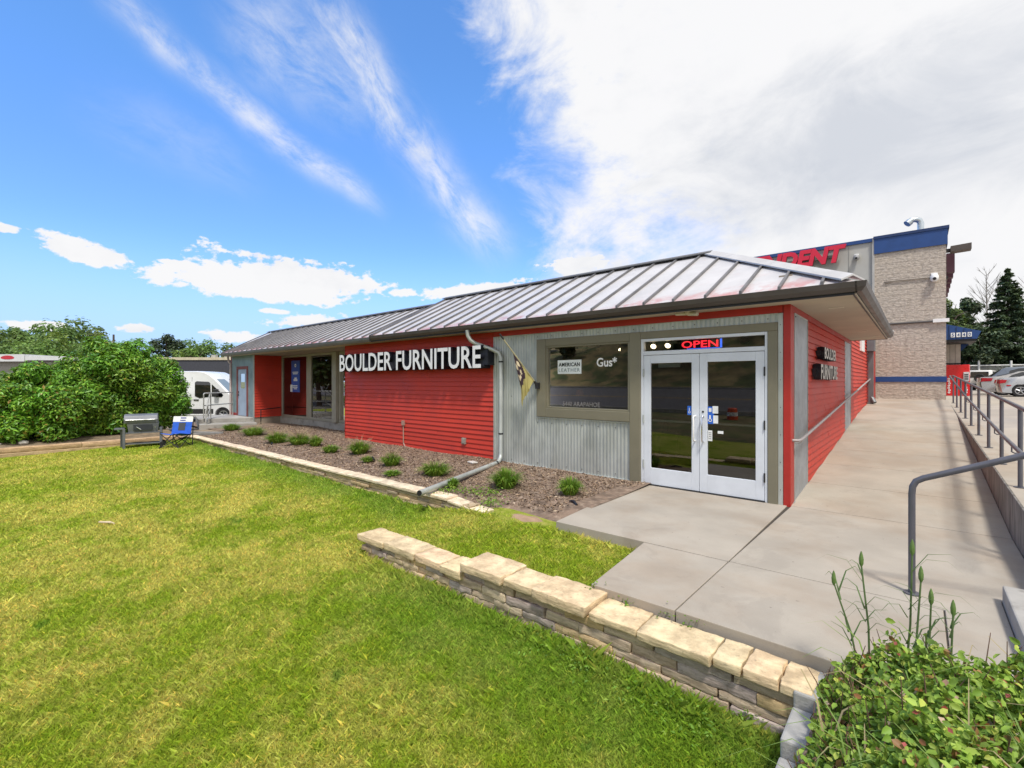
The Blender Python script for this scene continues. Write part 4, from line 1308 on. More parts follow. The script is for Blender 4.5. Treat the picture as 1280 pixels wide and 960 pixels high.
rng = random.Random(3)
CAPC = (.68, .54, .345)
gw = thing('stone_wall', (-2.8, 3.25, -.4), 'low near sandstone wall stepping up beside the entrance slab, with large cream cap stones', 'garden wall')
body = Stones()
top_at = lambda x: -.216 if x < -3.32 else (-.113 if x < -1.95 else -.125)
zc = -.56; course = 0
while zc < -.135:
    h = rng.uniform(.062, .085); x = -5.12 + rng.uniform(0, .1)
    while x < -.46:
        w = rng.uniform(.28, .62) if x > -3.4 else rng.uniform(.16, .34)
        x1 = min(x + w, -.46)
        zt = min(zc + h, top_at((x + x1) / 2))
        if zt - zc > .018:
            near = sst(-4.2, -2.6, x)
            base = tuple(lerp(a, b, near) for a, b in zip((.60, .47, .31), (.52, .42, .31)))
            if rng.random() < .25: base = (.44, .37, .335)
            if rng.random() < .12: base = (.62, .47, .26)
            dy = rng.uniform(-.014, .014)
            body.add((x + .004, x1 - .004, 3.145 + dy, 3.42, zc + .002, zt - .003), .06, .008, rng, jitcol(base, rng))
        x = x1
    zc += h; course += 1
body.build('wall_body', STONE, gw, .004)
for x0, x1, z0, z1, y0, y1 in [(-5.17, -4.64, -.235, -.150, 3.10, 3.42), (-4.63, -4.08, -.235, -.140, 3.12, 3.43), (-4.07, -3.66, -.235, -.138, 3.12, 3.42), (-3.65, -3.34, -.235, -.142, 3.10, 3.43),
                       (-3.33, -2.80, -.130, -.035, 3.09, 3.47), (-2.79, -2.46, -.130, -.045, 3.11, 3.45), (-2.45, -1.93, -.130, -.028, 3.08, 3.46),
                       (-1.96, -1.52, -.142, -.066, 3.12, 3.42), (-1.51, -1.005, -.142, -.060, 3.10, 3.41), (-1.0, -.825, -.142, -.058, 3.12, 3.41), (-.82, -.625, -.142, -.062, 3.11, 3.41), (-.62, -.452, -.142, -.070, 3.12, 3.42)]:
    if x0 == -1.96: x0 = -1.92
    s_ = Stones(); s_.add((x0 + .003, x1 - .003, y0 + rng.uniform(-.01, .01), y1 + rng.uniform(-.02, .02), z0 + .018, z1), .06, .007, rng, jitcol(CAPC, rng, .06))
    s_.build('cap_stone', STONE, gw, .007)

bw = thing('bed_wall', (-11, 4.7, -.2), 'long low wall of thin stacked sandstone along the flower bed', 'garden wall')
body = Stones(); zc = -.30
while zc < -.045:
    h = rng.uniform(.035, .06); x = -17.5
    while x < -4.75:
        x1 = min(x + rng.uniform(.25, .6), -4.75); zt = min(zc + h, -.048)
        if zt - zc > .01:
            base = rng.choice([(.56, .44, .29), (.46, .37, .26), (.62, .48, .29), (.38, .31, .24), (.56, .42, .25)])
            body.add((x + .003, x1 - .003, 4.60 + rng.uniform(-.018, .018), 4.8, zc + .001, zt - .002), .12, .006, rng, jitcol(base, rng))
        x = x1
    zc += h
body.build('wall_body', STONE, bw, .005)
x = -17.52
while x < -4.6:
    x1 = min(x + rng.uniform(.7, 1.15), -4.5)
    if -4.5 - x1 < .4: x1 = -4.5
    s_ = Stones(); s_.add((x + .002, x1 - .002, 4.565, 4.80, -.046, .0 + rng.uniform(-.006, .006)), .13, .006, rng, jitcol((.74, .63, .48), rng, .06))
    o = s_.build('cap_stone', STONE, bw, .008)
    if x1 == -4.5:                     # the last cap sinks into the turf
        for v in o.data.vertices:
            f = sst(-5.5, -4.5, v.co.x - 11); v.co.z -= .085 * f; v.co.y += .03 * f
    x = x1

tw = thing('timber_wall', (-17.75, -1, -.2), 'low retaining wall of weathered tan timbers below the hedge', 'garden wall')
TIMB = stone_mat('weathered_timber')
for z0, z1, joints in ((-.30, -.135, [-7, -3.4, .2, 3.0, 4.45]), (-.133, .0, [-7, -5.2, -1.5, 2.1, 4.45])):
    for a, b in zip(joints, joints[1:]):
        s_ = Stones(); s_.add((-17.84, -17.615 + rng.uniform(-.012, .012), a + .004, b - .004, z0 + .02 * (0), z1), .22, .008, rng, jitcol((.50, .36, .22), rng, .1))
        s_.build('timber', TIMB, tw, .015)
# soil under the hedge
V = []; F = []
xs = [-17.84, -18.3, -19, -20, -21.5, -23.5]; ysx = np.arange(-7, 4.7, .6)
for y in ysx:
    for i, x in enumerate(xs): V.append((x, y, [-.03, .03, .08, .08, .0, -.35][i] + .03 * math.sin(y * 2 + x)))
for j in range(len(ysx) - 1):
    for i in range(5): F.append((j * 6 + i, (j + 1) * 6 + i, (j + 1) * 6 + i + 1, j * 6 + i + 1))
o = MB().add(V, F).build('hedge_soil', mat('dry_soil', (.20, .15, .10), .95, var=.3, vs=5, bump=.6, bs=40), smooth=True); tag(o, kind='structure')
o = MB().add([(-23, 4.5, -.12), (-17.5, 4.35, -.05), (-17.4, 5.6, -.04), (-19.6, 6.0, -.03), (-23, 7.4, -.1)], [(0, 1, 2, 3, 4)]).build('path', mat('gravel_path', (.30, .23, .16), .95, var=.25, vs=5, bump=.5, bs=50)); tag(o, kind='structure')
ed = MB()
for a, b in (((-18.4, 4.7), (-17.3, 5.5)), ((-18.4, 4.7), (-20.8, 5.5)), ((-17.3, 5.5), (-17.55, 4.62))):
    a = Vector(a + (0,)); b = Vector(b + (0,)); d = (b - a).normalized(); n = Vector((-d.y, d.x, 0)) * .06
    ed.hexa([(p.x, p.y, -.1) for p in (a - n, b - n, b + n, a + n)], [(p.x, p.y, .05) for p in (a - n, b - n, b + n, a + n)])
o = ed.build('timber_edging', mat('grey_timber', (.22, .215, .21), .85, var=.2), bevel=.01); tag(o, 'grey timber edging round the bed corner behind the camp chair', 'edging')
# pale stones and litter
for (x, y, z, r, lab) in [(-18.15, 1.0, .06, .11, 'pale rounded stone under the hedge behind the timber wall'), (-18.3, .55, .05, .07, 'small whitish stone under the hedge near the left edge')]:
    bm = bmesh.new(); bmesh.ops.create_icosphere(bm, subdivisions=2, radius=r)
    for v in bm.verts: v.co *= rng.uniform(.85, 1.12); v.co.z *= .65
    me = bpy.data.meshes.new('stone'); bm.to_mesh(me); bm.free(); me.materials.append(mat('pale_rock', (.55, .52, .48), .9, var=.15, vs=9))
    o = bpy.data.objects.new('stone', me); o.location = (x, y, z); link(o); tag(o, lab, 'stone')
mb = MB(); p = [(-9.45, 1.32), (-9.3, 1.42), (-9.16, 1.45)]
mb.tube([(x, y, lawn_z(x, y) + .05) for x, y in p], [.014, .018, .012], 6)
o = mb.build('stick', mat('pale_stick', (.55, .45, .32), .9)); tag(o, 'short pale stick lying on the lawn', 'stick')

# planter by the steps
o = MB().add([(-.42, 1.0, -.16), (1.8, 1.0, .05), (1.8, 2.99, .05), (.49, 2.99, -.06), (.49, 3.2, -.05), (.15, 3.43, -.06), (-.42, 3.43, -.06)], [(0, 1, 2, 3, 4, 5, 6)]).build('planter_soil', MULCH); tag(o, kind='structure')
pw = thing('planter_edging', (-.46, 2.6, -.3), 'row of grey concrete edging blocks beside the flowering shrub', 'edging')
for y0, y1, zt in ((3.10, 3.43, -.075), (2.76, 3.09, -.15), (2.42, 2.75, -.23), (2.08, 2.41, -.31), (1.7, 2.07, -.38)):
    MB().box(-.545, -.415, y0, y1 - .006, -.7, zt).build('block', mat('pale_block', (.37, .36, .34), .9, var=.12, vs=8, bump=.3, bs=60), pw, bevel=.012)

# ================================================================== RAILINGS
rl = thing('ramp_railing', (.88, 14, .5), 'long grey pipe railing on the low wall beside the ramp', 'railing')
PY = [21.5, 19.6, 17.85, 16.15, 14.46, 12.75, 11.06, 9.45, 7.86, 6.25]
zb = lambda y: .203 + .036 * y
for y in PY:
    p = MB(); p.tube([(.88, y, zb(y)), (.88, y, zb(y) + .90)], .022, 10); p = p.build('post', PIPE, rl, smooth=True)
    MB().tube([(.88, y, zb(y) + .004), (.88, y, zb(y) + .014)], .055, 14).build('base_plate', PIPE, p)
mb = MB(); mb.tube([(.88, 21.75, zb(21.7) + .915), (.88, 14, zb(14) + .915), (.88, 5.4, zb(5.4) + .915)], .0235, 12); mb.build('top_rail', PIPE, rl, smooth=True)
LR = [(21.7, 1.885), (17.2, 1.555), (14., 1.325), (10.4, 1.128), (8.4, 1.018), (6.9, .955)]
def lrz(y):
    for (a, za), (b, zb_) in zip(LR, LR[1:]):
        if y >= b: return lerp(zb_, za, (y - b) / (a - b))
    return LR[-1][1]
mb = MB(); mb.tube([(.83, 21.75, 1.89)] + [(.80, y, z) for y, z in LR] + [(.80, 6.6, .93), (.80, 6.52, .85), (.80, 6.52, .45)], .021, 12); mb.build('handrail', PIPE, rl, smooth=True)
for y in PY[:-1]:
    z = lrz(y - .12)
    MB().tube([(.80, y - .12, z - .015), (.80, y - .12, z - .085), (.83, y - .07, z - .105), (.875, y - .0, z - .105)], .008, 6).build('bracket', PIPE, rl)
sr = thing('stair_handrail', (-.04, 4.95, 0), 'near grey handrail bending down to a post beside the steps', 'handrail')
mb = MB()
mb.tube([(-.04, 4.95, 0), (-.04, 4.95, .80), (-.035, 4.95, .86), (-.015, 4.95, .905), (.03, 4.95, .935), (.10, 4.95, .965), (.56, 4.95, 1.165), (1.5, 4.95, 1.575)], .0235, 14)
mb.build('pipe', PIPE, sr, smooth=True)
mb = MB(); mb.tube([(1.3, 4.95, .38), (1.3, 4.95, 1.49)], .0235, 12); mb.build('post', PIPE, sr, smooth=True)
MB().tube([(-.04, 4.95, .002), (-.04, 4.95, .012)], .055, 14).build('base_plate', PIPE, sr)

# landing and rail at the left door
o = MB(); o.hexa([(-22.3, 6.1, -.3), (-20.35, 5.65, -.3), (-19.72, 7.36, -.3), (-22.3, 7.36, -.3)], [(-22.3, 6.1, .298), (-20.35, 5.65, .298), (-19.72, 7.36, .298), (-22.3, 7.36, .298)])
o = o.build('stoop', CONC_G, bevel=.02); tag(o, 'concrete stoop under the blue side door', 'stoop')
o = MB(); o.hexa([(-20.35, 5.66, -.3), (-19.7, 5.5, -.3), (-18.95, 7.2, -.3), (-19.70, 7.36, -.3)], [(-20.34, 5.66, .14), (-19.7, 5.5, .14), (-18.95, 7.2, .14), (-19.70, 7.36, .14)])
o = o.build('step', CONC_G, bevel=.02); tag(o, 'lower concrete step in front of the side door stoop', 'step')
er = thing('stoop_railing', (-20.6, 6.3, .3), 'pale steel railing with mid rail on the side door stoop', 'railing')
for pts in ([(-20.25, 5.80, .30), (-20.25, 5.80, 1.22), (-20.28, 5.83, 1.26), (-21.55, 7.20, 1.26), (-21.58, 7.23, 1.22), (-21.58, 7.23, .3)],
            [(-20.25, 5.80, .80), (-21.58, 7.23, .80)],
            [(-20.55, 6.12, .30), (-20.55, 6.12, 1.24), (-20.5, 6.08, 1.24), (-19.72, 5.72, .64), (-19.70, 5.71, .60), (-19.70, 5.71, -.05)],
            [(-20.5, 6.1, .74), (-19.74, 5.74, .20)], [(-20.0, 5.86, .14), (-20.0, 5.86, .84)]):
    MB().tube(pts, .022, 8).build('rail', PIPE_L, er, smooth=True)

# ================================================================== GRILL AND CAMP CHAIR
g_ = thing('charcoal_grill', (-16.95, 3.32, lawn_z(-16.9, 3.3)), 'grey charcoal grill on legs in front of the timber wall', 'grill', rz=R(76), local=True)
GR = mat('grill_grey', (.17, .18, .205), .5, .3, var=.15); GRD = mat('grill_dark', (.045, .05, .062), .5, .3)
mb = MB()
prof = [(-.27, .70), (.27, .70), (.29, .80), (.24, .91), (.12, .95), (-.12, .95), (-.24, .91), (-.29, .80)]
mb.prism(prof, -.40, .36, 'x'); mb.build('lid', GR, g_, bevel=.01)
mb = MB(); mb.hexa([(-.30, -.23, .44), (.36, -.23, .44), (.36, .23, .44), (-.30, .23, .44)], [(-.33, -.27, .695), (.38, -.27, .695), (.38, .27, .695), (-.33, .27, .695)]); mb.build('firebox', GR, g_)
MB().box(-.19, .24, -.275, -.25, .50, .66).build('door_panel', GRD, g_)
mb = MB(); mb.tube([(-.12, -.29, .60), (-.02, -.30, .52)], .012, 6); mb.tube([(.30, -.28, .58), (.30, -.30, .58)], .018, 8); mb.tube([(-.36, -.31, .80), (.30, -.31, .80)], .012, 6)
build_each(mb, 'handle', CHROME, g_)
MB().box(-.62, -.40, -.2, .2, .535, .56).build('side_shelf', GR, g_)
MB().box(-.36, .46, -.27, -.2, .415, .445).build('front_shelf', GR, g_)
for x, y in ((-.40, -.22), (-.48, .2), (.43, -.22), (.43, .2)): MB().box(x - .03, x + .03, y - .025, y + .025, .0 if x < 0 else .06, .56).build('leg', GR, g_)
MB().box(-.40, .44, -.20, .20, .10, .125).build('bottom_shelf', GR, g_)
for y in (-.25, .22):
    MB().disc_ring((.47, y, .075), .0, .075, 0, .035, 16).build('wheel', BLACK, g_)
c_ = thing('camp_chair', (-16.05, 3.92, lawn_z(-16.1, 3.9)), 'blue folding camp chair with a white top band beside the grill', 'chair', rz=R(40), local=True)
CB = mat('camp_blue', (.02, .11, .55), .7, var=.12, vs=9)
mb = MB(); n = 6; V = []
for j in range(n + 1):
    for i in range(n + 1):
        s, q = i / n - .5, j / n
        V.append((s * .58 * (1 - .05 * q), -.26 + .46 * q, .40 - .05 * math.cos(s * math.pi) + .03 * (1 - q) - .05 * q))
F = [(j * (n + 1) + i, j * (n + 1) + i + 1, (j + 1) * (n + 1) + i + 1, (j + 1) * (n + 1) + i) for j in range(n) for i in range(n)]
mb.add(V, F); mb.build('seat', CB, c_, smooth=True)
def backp(z0, z1, x0, x1, dy=0.): return [(x0, .20 + (z0 - .4) * .22 + dy, z0), (x1, .20 + (z0 - .4) * .22 + dy, z0), (x1, .20 + (z1 - .4) * .22 + dy, z1), (x0, .20 + (z1 - .4) * .22 + dy, z1)]
mb = MB(); mb.hexa(backp(.36, .70, -.29, .27)[:2] + [(p[0], p[1] + .012, p[2]) for p in backp(.36, .70, -.29, .27)[1::-1]], [backp(.36, .70, -.29, .27)[3], backp(.36, .70, -.29, .27)[2], tuple(np.add(backp(.36, .70, -.29, .27)[2], (0, .012, 0))), tuple(np.add(backp(.36, .70, -.29, .27)[3], (0, .012, 0)))])
mb.build('backrest', CB, c_)
mb = MB(); mb.hexa(backp(.702, .86, -.30, .28)[:2] + [(p[0], p[1] + .014, p[2]) for p in backp(.702, .86, -.30, .28)[1::-1]], [backp(.702, .86, -.30, .28)[3], backp(.702, .86, -.30, .28)[2], tuple(np.add(backp(.702, .86, -.30, .28)[2], (0, .014, 0))), tuple(np.add(backp(.702, .86, -.30, .28)[3], (0, .014, 0)))])
mb.build('top_band', WHITE_P, c_)
mb = MB(); mb.add(backp(.46, .68, -.11, .09, -.006), [(0, 1, 2, 3)]); mb.build('mesh_panel', mat('mesh_grey', (.06, .065, .075), .8), c_)
mb = MB(); mb.add(backp(.80, .83, -.08, .08, -.006), [(0, 1, 2, 3)]); mb.add(backp(.735, .76, -.09, .07, -.006), [(0, 1, 2, 3)]); mb.build('band_print', mat('print_blue', (.03, .05, .3), .6), c_)
for pts in ([(-.30, -.28, 0), (.28, .22, .36)], [(.28, -.28, 0), (-.30, .22, .36)], [(-.30, -.28, .0), (-.28, .24, .37)], [(.28, -.28, 0), (-.27, -.25, .40)], [(-.30, -.28, 0), (.27, -.25, .40)], [(.28, .26, 0), (-.29, .22, .38)], [(-.30, .26, 0), (.27, .22, .38)],
            [(.28, .26, 0), (.27, .31, .87)], [(-.30, .26, 0), (-.29, .31, .87)], [(.28, -.28, 0), (.27, .26, .38)]):
    MB().tube(pts, .012, 6).build('leg', BLACK, c_)

# ================================================================== NEIGHBOUR'S BUILDING
nb = thing('block_building', (-.3, 30, 1.0), 'tall tan split face block building with blue metal bands behind the store', 'building')
STUC = mat('pale_stucco', (.42, .415, .39), .9, var=.06, vs=.8, bump=.1, bs=60)
MB().box(-1.26, .72, 22.0, 60, .6, 6.42).build('block_wall', BLOCK, nb)
MB().box(-30, -1.262, 22.06, 60, -.5, 6.898).build('stucco_wall', STUC, nb)
mb = MB(); mb.box(-1.30, -1.23, 21.97, 22.05, .9, 7.0); mb.build('corner_trim', mat('trim_pale', (.42, .41, .39), .6), nb)
MB().box(-1.245, .76, 21.95, 60, 6.42, 6.96).build('blue_parapet', BLUE, nb)
MB().box(-1.265, .80, 21.92, 60, 6.962, 7.06).build('parapet_cap', mat('blue_cap', (.008, .03, .11), .5), nb)
MB().box(-30, -1.27, 22.0, 60, 6.90, 7.03).build('blue_coping', BLUE, nb)
MB().box(-1.20, .74, 21.975, 22.0, 1.69, 1.88).build('blue_band', BLUE, nb)
mb = MB()
for x in (-2.02, -4.6, -7.2): mb.box(x - .008, x + .008, 22.05, 22.06, 1, 6.83)
mb.build('stucco_joint', mat('joint_grey', (.25, .25, .24), .8), nb)
mb = MB(); mb.tube([(-1.2, 21.96, 3.80), (.4, 21.96, 3.80)], .035, 8); mb.build('pipe_run', mat('pipe_dark', (.10, .095, .09), .7), nb)
mb = MB(); mb.box(.38, .80, 21.9, 22.0, 3.75, 3.87); mb.build('pipe_box', WHITE_P, nb)
mb = MB(); mb.tube([(-.95, 21.97, 5.35), (.36, 21.97, 5.33)], .02, 6); mb.build('conduit', mat('conduit_tan', (.22, .19, .16), .7), nb)
mb = MB(); mb.box(-.93, -.80, 21.96, 22.0, 5.30, 5.36); mb.build('junction_box', mat('conduit_tan', (.22, .19, .16)), nb)
mb = MB(); mb.tube([(.06, 22.6, 6.9), (.06, 22.6, 7.45), (.02, 22.58, 7.55), (-.08, 22.55, 7.60), (-.20, 22.5, 7.58), (-.27, 22.48, 7.50)], .10, 12); mb.tube([(-.24, 22.5, 7.54), (-.32, 22.46, 7.46)], .125, 12)
mb.build('roof_vent', mat('bright_galv', (.62, .68, .72), .3, .85, var=.1), nb, smooth=True)
# awning and entrance bay on the far side
mb = MB()
ap = [(.74, 5.08), (.74, 4.05), (2.42, 4.05), (2.58, 4.45)]
mb.prism(ap, 36., 40., 'y'); aw = mb.build('awning', BLUE, nb)
mb = MB()
for x in (1.30, 1.60, 1.90, 2.20): mb.box(x - .012, x + .012, 35.97, 36., 4.05, 5.04 - (x - .74) * .34)
mb.build('awning_seam', mat('blue_cap', (.008, .03, .11)), aw)
for i, ch_ in enumerate('5440'):
    x = 1.37 + i * .225
    MB().box(x, x + .165, 35.95, 35.965, 4.17, 4.42).build('number_panel', STICK_W, aw)
    lettering('number', ch_, .10, .18, (x + .033, 35.949, 4.205), (1, 0, 0), (0, 0, 1), .004, [BLUE], aw, bold=.02)
MB().box(.74, 2.40, 36.05, 39.9, 3.92, 4.045).build('awning_frame', DARK, nb)
mb = MB(); mb.prism([(1.90, 3.91), (1.90, 3.5), (2.25, 3.91)], 38.6, 39.8, 'y'); mb.build('awning_bracket', BLUE, nb)
mb = MB(); xx = .72
while xx < 1.80:
    mb.box(xx, xx + .22, 38.3, 38.4, .85, 3.91); xx += .235
mb.build('ribbed_panel', mat('cream_metal', (.55, .53, .46), .6, var=.1), nb)
MB().box(.72, 1.88, 38.35, 40.4, .85, 3.90).build('entrance_bay', mat('bay_dark', (.06, .055, .05), .7), nb)
MB().box(.73, 1.88, 38.25, 38.29, 2.72, 2.80).build('bay_rail', DARK, nb)
ls_ = thing('red_letter_sign', (-4.6, 21.9, 6.3), 'red slanted INDEPENDENT channel letters on the pale wall above the store roof', 'sign')
REDL = mat('sign_red', (.62, .012, .045), .45, var=.05)
lettering('letters', 'INDEPENDENT', 5.45, .66, (-7.52, 21.86, 6.26), (1, 0, 0), (0, 0, 1), .14, [REDL, mat('sign_red_side', (.30, .006, .022), .5)], ls_, bold=.05, shear=.22)
MB().box(-7.3, -2.4, 21.98, 22.055, 6.50, 6.62).build('raceway', mat('raceway_grey', (.18, .18, .17), .7), ls_)
es = thing('side_sign', (.9, 21.8, 5.2), 'dark letter sign seen edge on, high on the right wall of the block building', 'sign')
for k, (y, z) in enumerate(((23.0, 5.85), (23.6, 5.76), (24.2, 5.72), (24.8, 5.70), (25.4, 5.7), (26.0, 5.70))):
    MB().box(.76, .98 - .015 * k, y, y + .38, 5.62 - .09 * k, 6.30 - .02 * k).build('letter', mat('maroon_letter', (.065, .02, .035), .5), es)
MB().box(.72, .80, 23.0, 27, 5.4, 5.5).build('raceway', DARK, es)
lb = thing('wall_floodlight', (.75, 22.4, 6.3), 'flat dark floodlight arm projecting from the top corner of the block building', 'lamp')
MB().box(.72, .90, 22.3, 22.5, 6.22, 6.32).build('arm', DARK, lb)
MB().hexa([(.84, 22.15, 6.18), (1.36, 22.15, 6.20), (1.36, 22.6, 6.20), (.84, 22.6, 6.18)], [(.84, 22.15, 6.37), (1.36, 22.15, 6.40), (1.36, 22.6, 6.40), (.84, 22.6, 6.37)]).build('lamp_head', mat('bronze', (.075, .06, .05), .5), lb)
for loc, lab, sc in (((.42, 21.9, 5.27), 'white security camera on the block wall', 1.), ((-1.77, 21.95, 6.36), 'grey dome camera on the pale wall right of the red letters', .8)):
    k_ = thing('security_camera', loc, lab, 'camera')
    x, y, z = loc
    MB().box(x - .09 * sc, x + .09 * sc, y + .02, y + .12, z + .08 * sc, z + .20 * sc).build('mount', WHITE_P, k_, bevel=.01)
    mb = MB(); mb.tube([(x, y + .0, z + .12 * sc), (x, y - .02, z + .06 * sc), (x, y - .03, z - .05 * sc), (x, y - .04, z - .11 * sc)], [.09 * sc, .12 * sc, .11 * sc, .05 * sc], 14); mb.build('housing', WHITE_P if sc == 1 else mat('grey_plastic', (.3, .3, .3), .5), k_, smooth=True)
    mb = MB(); mb.tube([(x, y - .12 * sc, z - .02 * sc), (x, y - .15 * sc, z - .03 * sc)], .05 * sc, 12); mb.build('lens', BLACK, k_)

# vending machine
vm = thing('vending_machine', (1.7, 37.2, .87), 'red drink vending machine behind the ramp railing', 'vending machine')
VR = mat('vending_red', (.62, .008, .012), .3, var=.06, coat=.4)
mb = MB(); mb.prism([(1.20, 36.9), (2.16, 36.82), (2.20, 36.95), (2.20, 37.75), (1.20, 37.75)], .88, 2.66, 'z'); mb.build('cabinet', VR, vm, bevel=.03)
MB().box(1.92, 2.16, 36.76, 36.84, 1.72, 2.24).build('selection_panel', mat('panel_grey', (.5, .5, .52), .4), vm, bevel=.02)
mb = MB()
for z in (1.82, 1.94, 2.06): mb.box(1.96, 2.12, 36.745, 36.76, z, z + .06)
mb.build('button', DARK, vm)
mb = MB()
for i in range(7):
    z = 1.08 + i * .13
    mb.disc_ring((1.33 + .02 * math.sin(i * 2), 36.872, z), .022, .055, 0, .012, 12)
for z, w in ((1.10, .06), (1.24, .075), (1.38, .05)): mb.disc_ring((2.03, 36.82, z), w * .5, w, -.02, .0, 12)
mb.build('white_script', STICK_W, vm)

# ================================================================== VEHICLES
RUB = mat('tyre_rubber', (.014, .014, .015), .8)
RIM = mat('alloy', (.42, .43, .45), .35, .8, var=.05)
CARK = mat('car_trim', (.02, .02, .022), .5)
LAMP_R = mat('tail_lamp_red', (.42, .008, .02), .2, var=.05, coat=.6)
LAMP_W = mat('lamp_clear', (.60, .60, .58), .2, var=.05, coat=.6)


def wheel(root, x, y, r, side):
    """side -1: outer face towards -y"""
    o = side
    w = MB(); w.disc_ring((x, y, r), r * .62, r * .98, -.10, .10, 28); w.disc_ring((x, y, r), r * .68, r, -.08, .08, 28)
    w = w.build('wheel', RUB, root, smooth=True)
    m = MB(); m.disc_ring((x, y, r), r * .54, r * .66, .085 * o - .02, .085 * o + .02, 28)
    for k in range(5):
        a = 2 * math.pi * k / 5 + .3
        m.tube([(x + r * .1 * math.cos(a), y + .08 * o, r + r * .1 * math.sin(a)), (x + r * .58 * math.cos(a), y + .085 * o, r + r * .58 * math.sin(a))], [r * .10, r * .075], 6)
    m.disc_ring((x, y, r), 0, r * .16, .07 * o, .10 * o, 14)
    m.build('rim', RIM, w)
    MB().disc_ring((x, y, r), 0, r * .56, .045 * o - .005, .045 * o, 18).build('wheel_well', CARK, w)


def car_shell(root, top, zb, hw, wheels, r, belt, paint, tumble=.22, name='body'):
    """side outline (rear at x=0) with wheel arches, lofted across the width with rounded flanks"""
    L = max(p[0] for p in top)
    zt = max(p[1] for p in top)
    poly = []
    # underside front to rear, with arches
    arch = []
    xs_ = L - .05
    poly.append((L - .06, zb))
    for xc in sorted(wheels, reverse=True):
        ra = r * 1.13
        z0 = zb
        h = math.sqrt(max(.0, ra * ra - (z0 - r) ** 2))
        a0 = math.atan2(z0 - r, h)
        for k in range(11):
            a = a0 + (math.pi - 2 * a0) * k / 10
            poly.append((xc + ra * math.cos(a), r + ra * math.sin(a)))
    poly.append((.06, zb + .03))
    poly += top
    n = len(poly)
    cx = L / 2; cz = (zb + zt) * .45
    lay = [(-1.0, .035), (-.965, .010), (-.88, 0.), (0, -.004), (.88, 0.), (.965, .010), (1.0, .035)]
    V = []; F = []
    for yy, ins in lay:
        for (x, z) in poly:
            y = yy * hw
            if z > belt: y *= 1 - tumble * (z - belt) / max(.01, zt - belt)
            sx = x + (cx - x) / max(.3, abs(cx - x)) * ins * (1 if abs(cx - x) > .3 else 0)
            sz = z - ins * (1. if z > cz else -.3)
            # bumpers curve back towards the corners in plan
            bow = .10 * abs(yy) ** 3 * (1 if abs(x - cx) > L * .40 else 0)
            sx += bow * (1 if x < cx else -1)
            V.append((sx, y, sz))
    for i in range(len(lay) - 1):
        for k in range(n):
            F.append((i * n + k, i * n + (k + 1) % n, (i + 1) * n + (k + 1) % n, (i + 1) * n + k))
    F.append(tuple(range(n))[::-1]); F.append(tuple((len(lay) - 1) * n + k for k in range(n)))
    mb = MB(); mb.add(V, F)
    return mb.build(name, paint, root, smooth=True)


def side_panel(root, name, pts, hw, belt, zt, m, sides=(-1, 1), tumble=.22, out=.006, parent=None):
    for s in sides:
        mb = MB()
        def P_(p, d):
            y = hw * (1 - (tumble * (p[1] - belt) / (zt - belt) if p[1] > belt else 0)) - .0
            return (p[0], s * (y + d), p[1])
        n = len(pts)
        v = [P_(p, out) for p in pts] + [P_(p, -.02) for p in pts]
        mb.add(v, [tuple(range(n)), tuple(range(n, 2 * n))[::-1]] + [(i, (i + 1) % n, n + (i + 1) % n, n + i) for i in range(n)])
        mb.build(name, m, parent or root)


def cross_panel(root, name, a, b, wa, wb, m, out=.012, th=.01):
    """a pane across the car between profile points a and b"""
    d = Vector((b[0] - a[0], 0, b[1] - a[1])); nrm = Vector((-d.z, 0, d.x)).normalized()
    if nrm.z < 0: nrm = -nrm
    o = nrm * out
    mb = MB()
    q = [Vector((a[0], -wa, a[1])) + o, Vector((a[0], wa, a[1])) + o, Vector((b[0], wb, b[1])) + o, Vector((b[0], -wb, b[1])) + o]
    mb.hexa([p - nrm * th for p in q], q)
    mb.build(name, m, root)


def paint(name, col, metal=.6):
    return mat(name, col, .28, metal, var=.03, vs=2, coat=.7)


def car(label, loc, rz, col, top, hw, L, wheels, r, belt, windows, rear, front, lamps, zb=.19, cat='car'):
    c = thing('parked_car', loc, label, cat, 'cars in the lot beyond the ramp', rz, local=True)
    zt = max(p[1] for p in top)
    car_shell(c, top, zb, hw, wheels, r, belt, col)
    for w in windows: side_panel(c, 'side_window', w, hw, belt, zt, GLASS_V)
    def wid(z): return hw * (1 - .22 * max(0, z - belt) / (zt - belt)) - .09
    cross_panel(c, 'rear_window', rear[0], rear[1], wid(rear[0][1]), wid(rear[1][1]), GLASS_V)
    cross_panel(c, 'windscreen', front[0], front[1], wid(front[0][1]), wid(front[1][1]), GLASS_V)
    for x in wheels:
        for s in (-1, 1): wheel(c, x, s * (hw - .10), r, s)
    for s in (-1, 1):
        for nm, m_, x0, x1, z0, z1, w in lamps:
            mb = MB()
            y0, y1 = s * (hw - w), s * (hw + .006)
            mb.hexa([(x0 - .012, y0, z0), (x0 + .07, y1, z0), (x1, y1, z0 + .05), (x1, y0, z0)], [(x0 + .02, y0, z1), (x0 + .10, y1, z1), (x1 + .06, y1, z1 - .02), (x1, y0, z1)])
            mb.build(nm, m_, c, bevel=.008)
    MB().box(-.004, .02, -.26, .26, .62, .74).build('number_plate', STICK_W, c)
    for s in (-1, 1):
        mb = MB(); mb.box(front[0][0] - .75, front[0][0] - .58, s * hw - .02 if s > 0 else s * hw - .14, s * hw + .14 if s > 0 else s * hw + .02, belt - .02, belt + .11)
        mb.build('mirror', col, c, bevel=.03)
        for xh in windows[0:1]:
            MB().box(windows[0][0][0] + .5, windows[0][0][0] + .68, s * (hw + .004) - .012, s * (hw + .004) + .012, belt - .14, belt - .11).build('handle', col, c)
    return c


